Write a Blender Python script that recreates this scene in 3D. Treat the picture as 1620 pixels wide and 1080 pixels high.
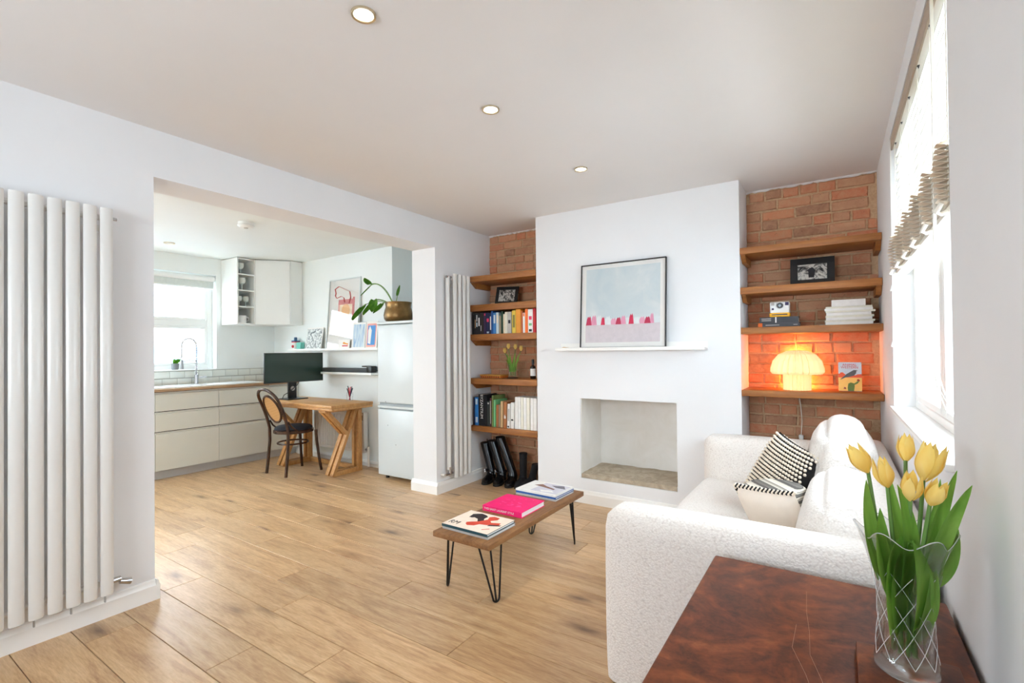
import bpy, bmesh, math, random
from mathutils import Matrix, Vector
random.seed(7)
R = math.radians
SC = bpy.context.scene
for o in list(bpy.data.objects): bpy.data.objects.remove(o)
COL = SC.collection

# ------------------------------------------------------------------ camera
F_PX, YAW, PITCH, ROLL, CY, CZ = 771.04, .5853, .0093, -.0099, 547.31, 1.2702
def camera():
    F = Vector((-math.sin(YAW)*math.cos(PITCH), math.cos(YAW)*math.cos(PITCH), math.sin(PITCH)))
    Rt = Vector((math.cos(YAW), math.sin(YAW), 0)); U = Rt.cross(F)
    R2 = Rt*math.cos(ROLL)+U*math.sin(ROLL); U2 = -Rt*math.sin(ROLL)+U*math.cos(ROLL)
    cd = bpy.data.cameras.new('camera'); co = bpy.data.objects.new('camera', cd); COL.objects.link(co)
    cd.sensor_width = 36; cd.lens = F_PX/1620*36; cd.shift_y = (CY-540)/1620; cd.clip_start = .02
    m = Matrix((R2, U2, -F)).transposed().to_4x4(); m.translation = (0, 0, CZ); co.matrix_world = m
    SC.camera = co
camera()

# ------------------------------------------------------------------ world, windows' daylight, exposure
WORLD = 14.0
w = bpy.data.worlds.new('sky'); SC.world = w; w.use_nodes = True
bgn = w.node_tree.nodes['Background']; bgn.inputs[0].default_value = (.785, .90, 1, 1); bgn.inputs[1].default_value = WORLD
SC.view_settings.view_transform = 'Standard'; SC.view_settings.look = 'None'
SC.view_settings.exposure = 0.50; SC.view_settings.gamma = 1; SC.view_settings.use_curve_mapping = False
SC.cycles.use_denoising = True
SC.cycles.max_bounces = 12; SC.cycles.diffuse_bounces = 8; SC.cycles.transmission_bounces = 12; SC.cycles.transparent_max_bounces = 24
SC.cycles.caustics_reflective = False; SC.cycles.caustics_refractive = False
SC.cycles.sample_clamp_indirect = 6
def portal(loc, rot, sx, sy):
    l = bpy.data.lights.new('window_portal', 'AREA'); l.shape = 'RECTANGLE'; l.size = sx; l.size_y = sy
    o = bpy.data.objects.new('window_portal', l); COL.objects.link(o); o.location = loc; o.rotation_euler = rot
    l.cycles.is_portal = True

# ------------------------------------------------------------------ materials
def c(r, g=None, b=None):
    if g is None: r, g, b = r
    f = lambda v: (v/255/12.92 if v/255 <= .04045 else ((v/255+.055)/1.055)**2.4)
    return (f(r), f(g), f(b), 1)
class NT:
    def __init__(s, name):
        s.m = bpy.data.materials.new(name); s.m.use_nodes = True; s.t = s.m.node_tree; s.b = s.t.nodes['Principled BSDF']
    def n(s, typ, **kw):
        x = s.t.nodes.new(typ)
        for k, v in kw.items():
            if k.startswith('i_'): x.inputs[k[2:].replace('_', ' ')].default_value = v
            else: setattr(x, k, v)
        return x
    def l(s, a, b): s.t.links.new(a, b)
    def coords(s, scale=(1, 1, 1), rnd=True, rot=(0, 0, 0)):
        tc = s.n('ShaderNodeTexCoord'); mp = s.n('ShaderNodeMapping'); mp.inputs['Scale'].default_value = scale; mp.inputs['Rotation'].default_value = rot
        if rnd:
            oi = s.n('ShaderNodeObjectInfo'); mu = s.n('ShaderNodeMath', operation='MULTIPLY'); mu.inputs[1].default_value = 41.7
            s.l(oi.outputs['Random'], mu.inputs[0]); ad = s.n('ShaderNodeVectorMath', operation='ADD')
            s.l(tc.outputs['Object'], ad.inputs[0]); s.l(mu.outputs[0], ad.inputs[1]); s.l(ad.outputs[0], mp.inputs['Vector'])
            s.rand = oi.outputs['Random']
        else: s.l(tc.outputs['Object'], mp.inputs['Vector'])
        return mp.outputs['Vector']
    def noise(s, vec, scale, detail=4, rough=.55, dist=0):
        x = s.n('ShaderNodeTexNoise'); x.inputs['Scale'].default_value = scale; x.inputs['Detail'].default_value = detail
        x.inputs['Roughness'].default_value = rough; x.inputs['Distortion'].default_value = dist; s.l(vec, x.inputs['Vector']); return x.outputs['Fac']
    def ramp(s, fac, stops):
        x = s.n('ShaderNodeValToRGB'); e = x.color_ramp.elements
        while len(e) < len(stops): e.new(.5)
        for k, (p, col) in enumerate(stops): e[k].position = p; e[k].color = col
        s.l(fac, x.inputs[0]); return x.outputs[0]
    def mix(s, fac, a, b, mode='MIX'):
        x = s.n('ShaderNodeMix', data_type='RGBA', blend_type=mode)
        for v, k in ((fac, 0), (a, 6), (b, 7)):
            if hasattr(v, 'links'): s.l(v, x.inputs[k])
            else: x.inputs[k].default_value = v
        return x.outputs[2]
    def bump(s, h, strength, dist=.002):
        x = s.n('ShaderNodeBump'); x.inputs['Strength'].default_value = strength; x.inputs['Distance'].default_value = dist
        s.l(h, x.inputs['Height']); s.l(x.outputs[0], s.b.inputs['Normal'])
    def col(s, o): s.l(o, s.b.inputs['Base Color'])
    def set(s, **kw):
        for k, v in kw.items(): s.b.inputs[k.replace('_', ' ')].default_value = v
        return s
def mat(name, col, rough=.5, metal=0, var=.06, scale=6, bump=0, bscale=200, spec=.5, coat=0, bdist=.001):
    t = NT(name); v = t.coords()
    lo = tuple(x*(1-var) for x in col[:3])+(1,); hi = tuple(min(1, x*(1+var)) for x in col[:3])+(1,)
    t.col(t.ramp(t.noise(v, scale), [(.3, lo), (.7, hi)]))
    t.set(Roughness=rough, Metallic=metal, Specular_IOR_Level=spec, Coat_Weight=coat)
    if bump: t.bump(t.noise(v, bscale, 2), bump, bdist)
    return t.m
def wood(name, dark, mid, light, stretch=(1, 12, 12), scale=2.2, rough=.45, tone=.12, knots=False, grain=.25, bump=.15, coat=0):
    t = NT(name); v = t.coords(stretch); rnd = t.rand
    base = t.ramp(t.noise(v, scale, 6, .6, 1.2), [(.25, dark), (.5, mid), (.75, light)])
    fine = t.noise(v, scale*9, 4, .7)
    base = t.mix(grain, base, t.ramp(fine, [(.35, dark), (.65, light)]))
    if knots:
        vo = t.n('ShaderNodeTexVoronoi'); vo.inputs['Scale'].default_value = 1.15
        mp = t.n('ShaderNodeMapping'); mp.inputs['Scale'].default_value = (1.6/stretch[0], 5/stretch[1], 5/stretch[2]); t.l(v, mp.inputs['Vector'])
        wob = t.n('ShaderNodeTexNoise'); wob.inputs['Scale'].default_value = 4; t.l(mp.outputs[0], wob.inputs['Vector'])
        ad = t.n('ShaderNodeMix', data_type='VECTOR'); ad.inputs[0].default_value = .12; t.l(mp.outputs[0], ad.inputs[4]); t.l(wob.outputs['Color'], ad.inputs[5])
        t.l(ad.outputs[1], vo.inputs['Vector'])
        k = t.ramp(vo.outputs['Distance'], [(.03, (.3, .25, .22, 1)), (.14, (.78, .75, .72, 1)), (.26, (1, 1, 1, 1))])
        base = t.mix(1, base, k, 'MULTIPLY')
    hs = t.n('ShaderNodeHueSaturation'); mr = t.n('ShaderNodeMapRange'); mr.inputs[3].default_value = 1-tone; mr.inputs[4].default_value = 1+tone
    t.l(rnd, mr.inputs[0]); t.l(mr.outputs[0], hs.inputs['Value']); t.l(base, hs.inputs['Color']); t.col(hs.outputs[0])
    t.set(Roughness=rough, Coat_Weight=coat, Coat_Roughness=.1); t.bump(fine, bump, .0006); return t.m
def glass(name, tint=(1, 1, 1, 1), refl=.08):
    t = NT(name); tr = t.n('ShaderNodeBsdfTransparent'); tr.inputs[0].default_value = tint
    gl = t.n('ShaderNodeBsdfGlossy'); gl.inputs['Roughness'].default_value = .02; mx = t.n('ShaderNodeMixShader')
    fr = t.n('ShaderNodeLayerWeight'); fr.inputs[0].default_value = .25; mm = t.n('ShaderNodeMath', operation='MULTIPLY'); mm.inputs[1].default_value = refl*4
    t.l(fr.outputs['Fresnel'], mm.inputs[0]); t.l(mm.outputs[0], mx.inputs[0]); t.l(tr.outputs[0], mx.inputs[1]); t.l(gl.outputs[0], mx.inputs[2])
    t.l(mx.outputs[0], t.t.nodes['Material Output'].inputs[0]); t.t.nodes.remove(t.b); return t.m
def emit(name, col, strength, base=None):
    t = NT(name).set(Base_Color=base or col, Emission_Color=col, Emission_Strength=strength, Roughness=.8); return t.m
def brick_mat():
    t = NT('brick_clay'); v = t.coords(); r = t.rand
    tone = t.ramp(r, [(0, c(150, 104, 82)), (.2, c(194, 138, 106)), (.4, c(200, 112, 78)), (.6, c(206, 154, 120)), (.8, c(178, 128, 100)), (1, c(218, 138, 98))])
    wear = t.noise(v, 22, 6, .7, .6); col = t.mix(t.ramp(wear, [(.35, (.85, .85, .85, 1)), (.62, (.1, .1, .1, 1))]), t.mix(.65, tone, c(206, 166, 130)), tone)
    spots = t.noise(v, 60, 3, .7); col = t.mix(t.ramp(spots, [(.66, (0, 0, 0, 1)), (.74, (.8, .8, .8, 1))]), col, c(88, 52, 40))
    t.col(col); t.set(Roughness=.92, Specular_IOR_Level=.2); t.bump(t.noise(v, 45, 6, .7), .9, .006); return t.m
def mahogany():
    t = NT('burr_mahogany'); v = t.coords((1, 1, 1), False)
    a = t.noise(v, 4.2, 8, .62, 2.6); b = t.noise(v, 38, 6, .7, .8)
    col = t.ramp(a, [(.30, c(26, 11, 8)), (.43, c(72, 31, 17)), (.55, c(118, 58, 28)), (.7, c(158, 92, 48))])
    col = t.mix(.35, col, t.ramp(b, [(.3, c(46, 20, 12)), (.7, c(146, 76, 38))]))
    t.col(col); t.set(Roughness=.45, Specular_IOR_Level=.28); t.bump(b, .06, .001); return t.m
def boucle():
    t = NT('cream_boucle'); v = t.coords((1, 1, 1), False)
    vo = t.n('ShaderNodeTexVoronoi'); vo.inputs['Scale'].default_value = 150; vo.feature = 'SMOOTH_F1'
    wob = t.noise(v, 60, 3); ad = t.n('ShaderNodeVectorMath', operation='MULTIPLY_ADD')
    ad.inputs[1].default_value = (.012, .012, .012); t.l(wob, ad.inputs[0]); t.l(v, ad.inputs[2]); t.l(ad.outputs[0], vo.inputs['Vector'])
    t.col(t.ramp(vo.outputs['Distance'], [(.1, c(236, 231, 225)), (.6, c(224, 217, 210)), (.95, c(198, 190, 182))]))
    t.set(Roughness=.95, Specular_IOR_Level=.1, Sheen_Weight=.3)
    inv = t.n('ShaderNodeMath', operation='SUBTRACT'); inv.inputs[0].default_value = 1; t.l(vo.outputs['Distance'], inv.inputs[1]); t.bump(inv.outputs[0], .7, .004); return t.m
def stripes(name, axis, freq, stops, rough=.9):
    t = NT(name); v = t.coords((1, 1, 1), False); s = t.n('ShaderNodeSeparateXYZ'); t.l(v, s.inputs[0])
    m = t.n('ShaderNodeMath', operation='MULTIPLY'); m.inputs[1].default_value = freq; t.l(s.outputs[axis], m.inputs[0])
    f = t.n('ShaderNodeMath', operation='FRACT'); t.l(m.outputs[0], f.inputs[0]); t.col(t.ramp(f.outputs[0], stops)); t.set(Roughness=rough, Specular_IOR_Level=.2); return t.m
def mottled(name, stops, scale, rough=.8, dist=1.5, detail=5, stretch=(1, 1, 1), thin=0):
    t = NT(name); v = t.coords(stretch); col = t.ramp(t.noise(v, scale, detail, .6, dist), stops); t.col(col); t.set(Roughness=rough, Specular_IOR_Level=.3)
    if thin:                                # thin living tissue lets light through
        tl = t.n('ShaderNodeBsdfTranslucent'); t.l(col, tl.inputs[0]); mx = t.n('ShaderNodeMixShader'); mx.inputs[0].default_value = thin
        t.l(t.b.outputs[0], mx.inputs[1]); t.l(tl.outputs[0], mx.inputs[2]); t.l(mx.outputs[0], t.t.nodes['Material Output'].inputs[0])
    return t.m
M = {}
M['wall'] = mat('wall_paint', c(229, 229, 230), .7, var=.012, scale=3, bump=.05, bscale=90)
M['ceiling'] = mat('ceiling_paint', c(229, 226, 224), .8, var=.012, scale=2)
M['kwall'] = mat('kitchen_paint', c(235, 240, 239), .65, var=.01, scale=3)
M['trim'] = mat('gloss_trim', c(238, 236, 232), .35, var=.01)
M['floorbase'] = mat('floor_base', c(96, 70, 48), .7)
M['plank'] = wood('oak_plank', c(148, 106, 70), c(196, 158, 114), c(220, 188, 146), (.8, 7, 7), 2.2, .3, .13, True, .32, .12)
M['shelf'] = wood('stained_oak', c(122, 70, 28), c(158, 98, 44), c(182, 120, 60), (1, 14, 14), 2.2, .5, .06)
M['bench'] = wood('reclaimed_pine', c(98, 62, 34), c(138, 94, 54), c(166, 120, 74), (14, 1.5, 14), 1.8, .55, .06, False, .35)
M['desk'] = wood('warm_ash', c(160, 108, 56), c(196, 144, 84), c(216, 168, 110), (2, 14, 5), 2, .45, .05)
M['worktop'] = wood('worktop_oak', c(150, 116, 84), c(180, 146, 110), c(200, 168, 134), (14, 1.5, 14), 2, .5, .04)
M['bent'] = wood('dark_bentwood', c(40, 22, 14), c(62, 36, 24), c(84, 52, 34), (6, 6, 1), 3, .25, .05)
M['mahog'] = mahogany(); M['boucle'] = boucle()
M['brick'] = brick_mat()
M['mortar'] = mottled('mortar', [(.3, c(184, 148, 114)), (.7, c(210, 178, 142))], 30, .95)
M['rad'] = mat('radiator_enamel', c(222, 220, 216), .3, var=.01, coat=.2)
M['chrome'] = mat('chrome', c(190, 190, 192), .18, 1, var=.03)
M['steel'] = mat('brushed_steel', c(176, 180, 182), .3, 1, var=.05)
M['black'] = mat('black_metal', c(22, 21, 21), .4, .3, var=.1)
M['plastic'] = mat('black_plastic', c(26, 27, 28), .35, var=.1)
M['screen'] = mat('monitor_screen', c(40, 58, 52), .22, var=.03)
M['white'] = mat('white_lacquer', c(238, 240, 238), .35, var=.01)
M['drawer'] = mat('drawer_front', c(222, 224, 216), .4, var=.01)
M['plinth'] = mat('plinth_grey', c(196, 196, 194), .5, var=.02)
M['fridge'] = mat('fridge_enamel', c(206, 213, 214), .3, var=.01)
M['shadow_gap'] = mat('dark_gap', c(60, 62, 60), .8)
M['tile'] = mat('glazed_tile', c(226, 230, 224), .15, var=.03, scale=3)
M['grout'] = mat('grout', c(178, 180, 174), .9)
M['ceramic'] = mat('white_ceramic', c(240, 242, 242), .15, var=.01)
M['glass'] = glass('window_glass'); M['pane'] = glass('picture_glass', (1, 1, 1, 1), .07)
def clear(name, tint, share, ior):
    t = NT(name).set(Base_Color=(1, 1, 1, 1), Roughness=.02, Transmission_Weight=1, IOR=ior); tr = t.n('ShaderNodeBsdfTransparent'); tr.inputs[0].default_value = tint
    mx = t.n('ShaderNodeMixShader'); mx.inputs[0].default_value = share; t.l(tr.outputs[0], mx.inputs[1]); t.l(t.b.outputs[0], mx.inputs[2]); t.l(mx.outputs[0], t.t.nodes['Material Output'].inputs[0]); return t.m
M['cutglass'] = clear('cut_glass', (.99, .995, .99, 1), .38, 1.45); M['water'] = clear('water', (.97, .99, .96, 1), .12, 1.2)
M['frost'] = clear('frosted_cut', (1, 1, 1, 1), .35, 1.1); M['frost'].node_tree.nodes['Principled BSDF'].inputs['Transmission Weight'].default_value = 0
M['paper'] = mat('paper', c(238, 236, 232), .85, var=.02)
M['blackframe'] = mat('black_frame', c(24, 22, 22), .45)
M['white_frame'] = mat('pale_frame', c(214, 222, 222), .4, var=.02)
M['hearth'] = mottled('hearth_stone', [(.25, c(150, 136, 118)), (.5, c(176, 162, 142)), (.75, c(196, 184, 166))], 9, .9)
M['fireplaster'] = mottled('flaking_plaster', [(.2, c(200, 184, 160)), (.34, c(226, 222, 214)), (.7, c(234, 231, 226))], 5, .9, .8)
M['leather'] = mat('black_leather', c(17, 16, 17), .24, var=.2, bump=.2, bscale=40)
M['suede'] = mat('black_suede', c(22, 22, 25), .75, var=.2)
M['rubber'] = mat('black_rubber', c(14, 14, 14), .6)
M['cane'] = stripes('woven_cane', 2, 110, [(0, c(150, 106, 62)), (.3, c(206, 164, 112)), (.8, c(196, 150, 98)), (1, c(140, 98, 56))])
M['navy'] = mat('navy_cloth', c(27, 30, 40), .85, var=.1)
M['brass'] = mat('aged_brass', c(128, 100, 64), .32, 1, var=.3, scale=14, bump=.5, bscale=60, bdist=.003)
M['soil'] = mat('soil', c(50, 38, 28), .95)
M['leaf'] = mottled('glossy_leaf', [(.3, c(46, 104, 22)), (.7, c(110, 166, 40))], 14, .4, thin=.3)
M['tulipleaf'] = mottled('tulip_leaf', [(.3, c(132, 186, 80)), (.7, c(186, 222, 122))], 9, .45, .6, 4, (3, 3, .5), .35)
M['stem'] = mat('green_stem', c(104, 140, 70), .5)
M['petal'] = mottled('yellow_petal', [(.25, c(250, 214, 108)), (.6, c(253, 230, 142)), (.85, c(254, 240, 178))], 11, .5, .5, 3, (2, 2, .6), .4)
M['slat'] = mat('blind_slat', c(226, 220, 208), .55, var=.03)
M['outwall'] = mat('added_wall_render', c(198, 208, 212), .8)
M['cord'] = mat('blind_cord', c(236, 230, 218), .8)
M['tape'] = mat('ladder_tape', c(226, 212, 194), .9)
M['linen'] = mat('beige_linen', c(228, 216, 202), .9, var=.04, scale=12, bump=.3, bscale=300)
M['blackknit'] = mat('black_yarn', c(30, 27, 27), .95)
M['cream'] = mat('cream_yarn', c(232, 220, 202), .95)
M['ticking'] = stripes('grey_stripe', 2, 40, [(0, c(120, 116, 110)), (.25, c(96, 92, 88)), (.3, c(206, 198, 184)), (.5, c(120, 114, 106)), (.55, c(214, 206, 192)), (.8, c(196, 188, 174)), (.85, c(90, 86, 82))])
M['lampoff'] = mat('downlight_bezel', c(206, 190, 160), .3, .8)
M['facade'] = mottled('pale_render', [(.3, c(222, 219, 212)), (.7, c(238, 236, 230))], 2)
M['facadebrick'] = stripes('far_brick', 2, 12, [(0, c(222, 206, 196)), (.85, c(228, 214, 204)), (.9, c(236, 230, 226))])
M['darkpane'] = mat('far_pane', c(92, 108, 124), .2)
M['bluewood'] = mat('blue_paint', c(92, 120, 150), .6, var=.15, scale=3)
def flat(name, *rgb, rough=.6): 
    if name not in M: M[name] = mat(name, c(*rgb), rough, var=.05, scale=30)
    return M[name]

# ------------------------------------------------------------------ mesh helpers
WL = {}                                     # world location of every object's origin
class B:
    def __init__(s, X=None): s.bm = bmesh.new(); s.X = X
    def _add(s, vs, fs):
        v = [s.bm.verts.new(p) for p in vs]
        for f in fs:
            try: s.bm.faces.new([v[i] for i in f])
            except ValueError: pass
        return v
    def box(s, x0, x1, y0, y1, z0, z1, bev=0, seg=2, X=None):
        vs = [(x, y, z) for z in (z0, z1) for y in (y0, y1) for x in (x0, x1)]
        if X: vs = [X @ Vector(p) for p in vs]
        v = s._add(vs, [(0, 2, 3, 1), (4, 5, 7, 6), (0, 1, 5, 4), (2, 6, 7, 3), (0, 4, 6, 2), (1, 3, 7, 5)])
        if bev:
            es = list({e for a in v for e in a.link_edges})
            bmesh.ops.bevel(s.bm, geom=es, offset=bev, segments=seg, affect='EDGES', profile=.5)
        return s
    def beam(s, p0, p1, w, h, up=(0, 0, 1), bev=0):
        p0, p1 = Vector(p0), Vector(p1); d = (p1-p0); L = d.length; d.normalize()
        a = Vector(up).cross(d)
        if a.length < 1e-4: a = Vector((1, 0, 0)).cross(d)
        a.normalize(); b = d.cross(a)
        X = Matrix((a, b, d)).transposed().to_4x4(); X.translation = p0
        return s.box(-w/2, w/2, -h/2, h/2, 0, L, bev, 2, X)
    def loft(s, rings, cap=True, closed=False):
        n = len(rings[0]); vs = [p for r in rings for p in r]; fs = []
        m = len(rings)
        for k in range(m if closed else m-1):
            a, b = k*n, ((k+1) % m)*n
            fs += [(a+i, a+(i+1) % n, b+(i+1) % n, b+i) for i in range(n)]
        if cap and not closed: fs += [tuple(range(n-1, -1, -1)), tuple(range((m-1)*n, m*n))]
        s._add(vs, fs); return s
    def cyl(s, p0, p1, r0, r1=None, n=16):
        return s.tube([p0, p1], [r0, r0 if r1 is None else r1], n)
    def tube(s, pts, r, n=8, closed=False, flat=1.0):
        pts = [Vector(p) for p in pts]; m = len(pts); rs = r if isinstance(r, (list, tuple)) else [r]*m
        rings = []; a = None
        for k in range(m):
            if closed: d = pts[(k+1) % m]-pts[k-1]
            else: d = pts[min(k+1, m-1)]-pts[max(k-1, 0)]
            d.normalize()
            if a is None:
                a = Vector((0, 0, 1)).cross(d)
                if a.length < 1e-3: a = Vector((1, 0, 0))
            a = a-d*a.dot(d); a.normalize(); b = d.cross(a)
            rings.append([pts[k]+a*math.cos(2*math.pi*i/n)*rs[k]+b*math.sin(2*math.pi*i/n)*rs[k]*flat for i in range(n)])
        return s.loft(rings, True, closed)
    def lathe(s, prof, ctr=(0, 0, 0), n=24, fn=None, cap=True):
        rings = []
        for r, z in prof:
            ring = []
            for i in range(n):
                a = 2*math.pi*i/n; rr, zz = (fn(a, r, z) if fn else (r, z))
                ring.append(Vector((ctr[0]+rr*math.cos(a), ctr[1]+rr*math.sin(a), ctr[2]+zz)))
            rings.append(ring)
        return s.loft(rings, cap)
    def prism(s, poly, O, u, v, w):
        O, u, v, w = Vector(O), Vector(u), Vector(v), Vector(w); n = len(poly)
        vs = [O+u*a+v*b for a, b in poly]+[O+u*a+v*b+w for a, b in poly]
        s._add(vs, [tuple(range(n-1, -1, -1)), tuple(range(n, 2*n))]+[(i, (i+1) % n, n+(i+1) % n, n+i) for i in range(n)]); return s
    def mesh(s, name, smooth=35):
        if s.X: bmesh.ops.transform(s.bm, matrix=s.X, verts=s.bm.verts)
        bmesh.ops.recalc_face_normals(s.bm, faces=s.bm.faces)
        me = bpy.data.meshes.new(name); s.bm.to_mesh(me); s.bm.free()
        if smooth: me.shade_smooth(); me.set_sharp_from_angle(angle=R(smooth))
        return me
    def mk(s, name, m, parent=None, smooth=35, label=None):
        me = s.mesh(name, smooth); return put(me, name, m, parent, label)
def put(me, name, m, parent=None, label=None):
    xs = [v.co for v in me.vertices]; lo = Vector([min(p[i] for p in xs) for i in range(3)]); hi = Vector([max(p[i] for p in xs) for i in range(3)])
    base = Vector(((lo.x+hi.x)/2, (lo.y+hi.y)/2, lo.z)); me.transform(Matrix.Translation(-base))
    o = bpy.data.objects.new(name, me); COL.objects.link(o); me.materials.clear(); me.materials.append(m if not isinstance(m, str) else M[m])
    WL[o] = base; o.location = base
    if parent: o.parent = parent; o.location = base-WL[parent]
    if label: o['label'] = label
    return o
def inst(me, name, loc, parent, rot=None):
    o = bpy.data.objects.new(name, me); COL.objects.link(o); o.parent = parent; o.location = Vector(loc)-WL[parent]; WL[o] = Vector(loc)
    if rot: o.rotation_euler = rot
    return o
def tag(o, label, cat, group=None):
    o['label'] = label; o['category'] = cat
    if group: o['group'] = group
    return o
def thing(name, label, cat, loc, group=None):
    o = bpy.data.objects.new(name, None); COL.objects.link(o); o.location = loc; o.empty_display_size = .1; WL[o] = Vector(loc)
    return tag(o, label, cat, group)
def struct(o): o['kind'] = 'structure'; return o
def basis(n, up=(0, 0, 1), O=(0, 0, 0)):
    """local x = right, y = away (minus the facing), z = up of a panel that faces n"""
    n = Vector(n).normalized(); u = Vector(up); x = n.cross(u)*-1
    x = u.cross(n).normalized(); z = n.cross(x).normalized(); X = Matrix((x, -n, z)).transposed().to_4x4(); X.translation = O; return X
def text(s, size, m, parent, X, name='lettering', align='CENTER', ext=.0003, squash=1):
    cu = bpy.data.curves.new('t', 'FONT'); cu.body = s; cu.size = size; cu.extrude = ext; cu.align_x = align; cu.align_y = 'CENTER'; cu.resolution_u = 3
    o = bpy.data.objects.new('t', cu); COL.objects.link(o); dg = bpy.context.evaluated_depsgraph_get()
    me = bpy.data.meshes.new_from_object(o.evaluated_get(dg)); bpy.data.objects.remove(o)
    me.transform(X @ Matrix.Diagonal((squash, 1, 1, 1))); return put(me, name, m, parent)
def pillow(w, h, t, X, n=14, pinch=.06, half=0):
    """half: +1 only the front half, -1 only the back half, 0 both"""
    b = B(X)
    def P(i, j, s):
        u = -1+2*i/n; v = -1+2*j/n
        k = (1-pinch*(1-u*u)) ; k2 = (1-pinch*(1-v*v))
        d = t/2*((max(0, 1-u*u)**.5)*(max(0, 1-v*v)**.5))**.62
        return Vector((u*w/2*k2, s*d, v*h/2*k))
    for s in ((-1, 1) if half == 0 else (-half,)):
        vs = [P(i, j, s) for j in range(n+1) for i in range(n+1)]
        b._add(vs, [(j*(n+1)+i, j*(n+1)+i+1, (j+1)*(n+1)+i+1, (j+1)*(n+1)+i) for j in range(n) for i in range(n)])
    bmesh.ops.remove_doubles(b.bm, verts=b.bm.verts, dist=1e-5)
    b.P = P; return b
ORD = ['first', 'second', 'third', 'fourth', 'fifth', 'sixth', 'seventh', 'eighth', 'ninth', 'tenth', 'eleventh', 'twelfth', 'thirteenth', 'fourteenth', 'fifteenth', 'sixteenth', 'seventeenth', 'eighteenth', 'nineteenth', 'twentieth', 'twenty-first', 'twenty-second', 'twenty-third', 'twenty-fourth', 'twenty-fifth', 'twenty-sixth', 'twenty-seventh']

# ------------------------------------------------------------------ room dimensions
H, KH = 2.45, 2.41
XL, TH = -2.964, .283                       # lounge face of the dividing wall, its thickness
OY0, OY1, OZ = 1.089, 3.242, 2.20           # opening to the kitchen
YC, XC0, XC1 = 3.719, -2.201, -.548         # chimney breast
YA, XR = 4.075, .248                        # alcove back, right wall
KW, KY, RX = -6.22, 3.66, -3.966            # kitchen window wall, kitchen end wall, fridge recess corner
YB = -1.6                                   # rear walls
WY0, WY1, WZ0, WZ1 = 1.645, 3.16, .95, 2.34 # lounge window
QY0, QY1, QZ0, QZ1 = 1.72, 2.93, 1.08, 2.21 # kitchen window
def wall_holes(name, m, axis, p0, p1, a0, a1, z0, z1, holes):
    """wall slab between p0 and p1 on its axis, running a0..a1, with rectangular holes (a,b,zlo,zhi)"""
    b = B()
    def bx(u0, u1, w0, w1):
        if u1-u0 < 1e-4 or w1-w0 < 1e-4: return
        if axis == 'x': b.box(p0, p1, u0, u1, w0, w1)
        else: b.box(u0, u1, p0, p1, w0, w1)
    cur = a0
    for (h0, h1, q0, q1) in sorted(holes):
        bx(cur, h0, z0, z1); bx(h0, h1, z0, q0); bx(h0, h1, q1, z1); cur = h1
    bx(cur, a1, z0, z1)
    return struct(b.mk(name, m, smooth=0))
# floor and its planks
fl = struct(B().box(KW-.3, XR+.3, YB-.2, 4.3, -.1, -.012).mk('floor', 'floorbase', smooth=0))
PW = .2
def plank_mesh(L):
    b = B(); g = .0014; e = .0012
    rings = []
    for (ins, z) in ((g, -.012), (g, -e), (g+e, 0)):
        rings.append([Vector((sx*(L/2-ins), sy*(PW/2-ins), z)) for sx, sy in ((-1, -1), (1, -1), (1, 1), (-1, 1))])
    b.loft(rings); me = b.mesh('plank', 0); me.materials.append(M['plank']); return me
pm = {}
def plank(xa, xb, y):
    L = round(xb-xa, 2)
    if L < .08: return
    if L not in pm: pm[L] = plank_mesh(L)
    inst(pm[L], 'plank', ((xa+xb)/2, y, 0), fl)
row = 0; y = .549-.2*11+.1
while y < 4.2:
    x = KW-[.3, .9, .55, 1.1, .15, .75][row % 6]
    while x < XR:
        plank(max(x, KW), min(x+1.25, XR+.02), y); x += 1.25
    y += PW; row += 1
struct(wall_holes('wall_left', 'wall', 'x', XL-TH, XL, YB, 4.2, -.01, H+.05, [(OY0, OY1, -.01, OZ)]))
B_ = B(); B_.box(XL-TH, XR+.35, YB-.2, 4.3, H, H+.1); struct(B_.mk('ceiling', 'ceiling', smooth=0))
SKX0, SKX1, SKY0, SKY1 = -5.95, -5.15, -1.2, .95     # unseen roof opening, added over the near end to brighten the kitchen
b = B(); b.box(KW-.3, XL-TH, YB-.2, SKY0, KH, KH+.1); b.box(KW-.3, XL-TH, SKY1, 4.3, KH, KH+.1); b.box(KW-.3, SKX0, SKY0, SKY1, KH, KH+.1); b.box(SKX1, XL-TH, SKY0, SKY1, KH, KH+.1); struct(b.mk('ceiling_kitchen', 'kwall', smooth=0))
portal(((SKX0+SKX1)/2, (SKY0+SKY1)/2, KH+.09), (0, 0, 0), SKX1-SKX0, SKY1-SKY0)
wall_holes('wall_right', 'wall', 'x', XR, XR+.32, YB, 4.3, -.01, H+.02, [(WY0, WY1, WZ0, WZ1)])
wall_holes('wall_rear', 'wall', 'y', YB-.25, YB, XL, XR+.32, -.01, H+.02, [(-2.15, -.55, 1.0, 2.1)])
wall_holes('wall_kitchen_window', 'kwall', 'x', KW-.3, KW, YB, 4.3, -.01, KH+.02, [(QY0, QY1, QZ0, QZ1), (-1.3, 1.0, .5, 2.3)])
wall_holes('wall_kitchen_rear', 'kwall', 'y', YB-.25, YB, KW-.3, XL-TH, -.01, KH+.02, [])
b = B(); b.box(KW-.3, RX, KY, KY+.7, -.01, KH+.02); b.box(RX, XL-TH+.01, 4.2, 4.3, -.01, KH+.02); struct(b.mk('wall_kitchen_end', 'kwall', smooth=0))
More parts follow.
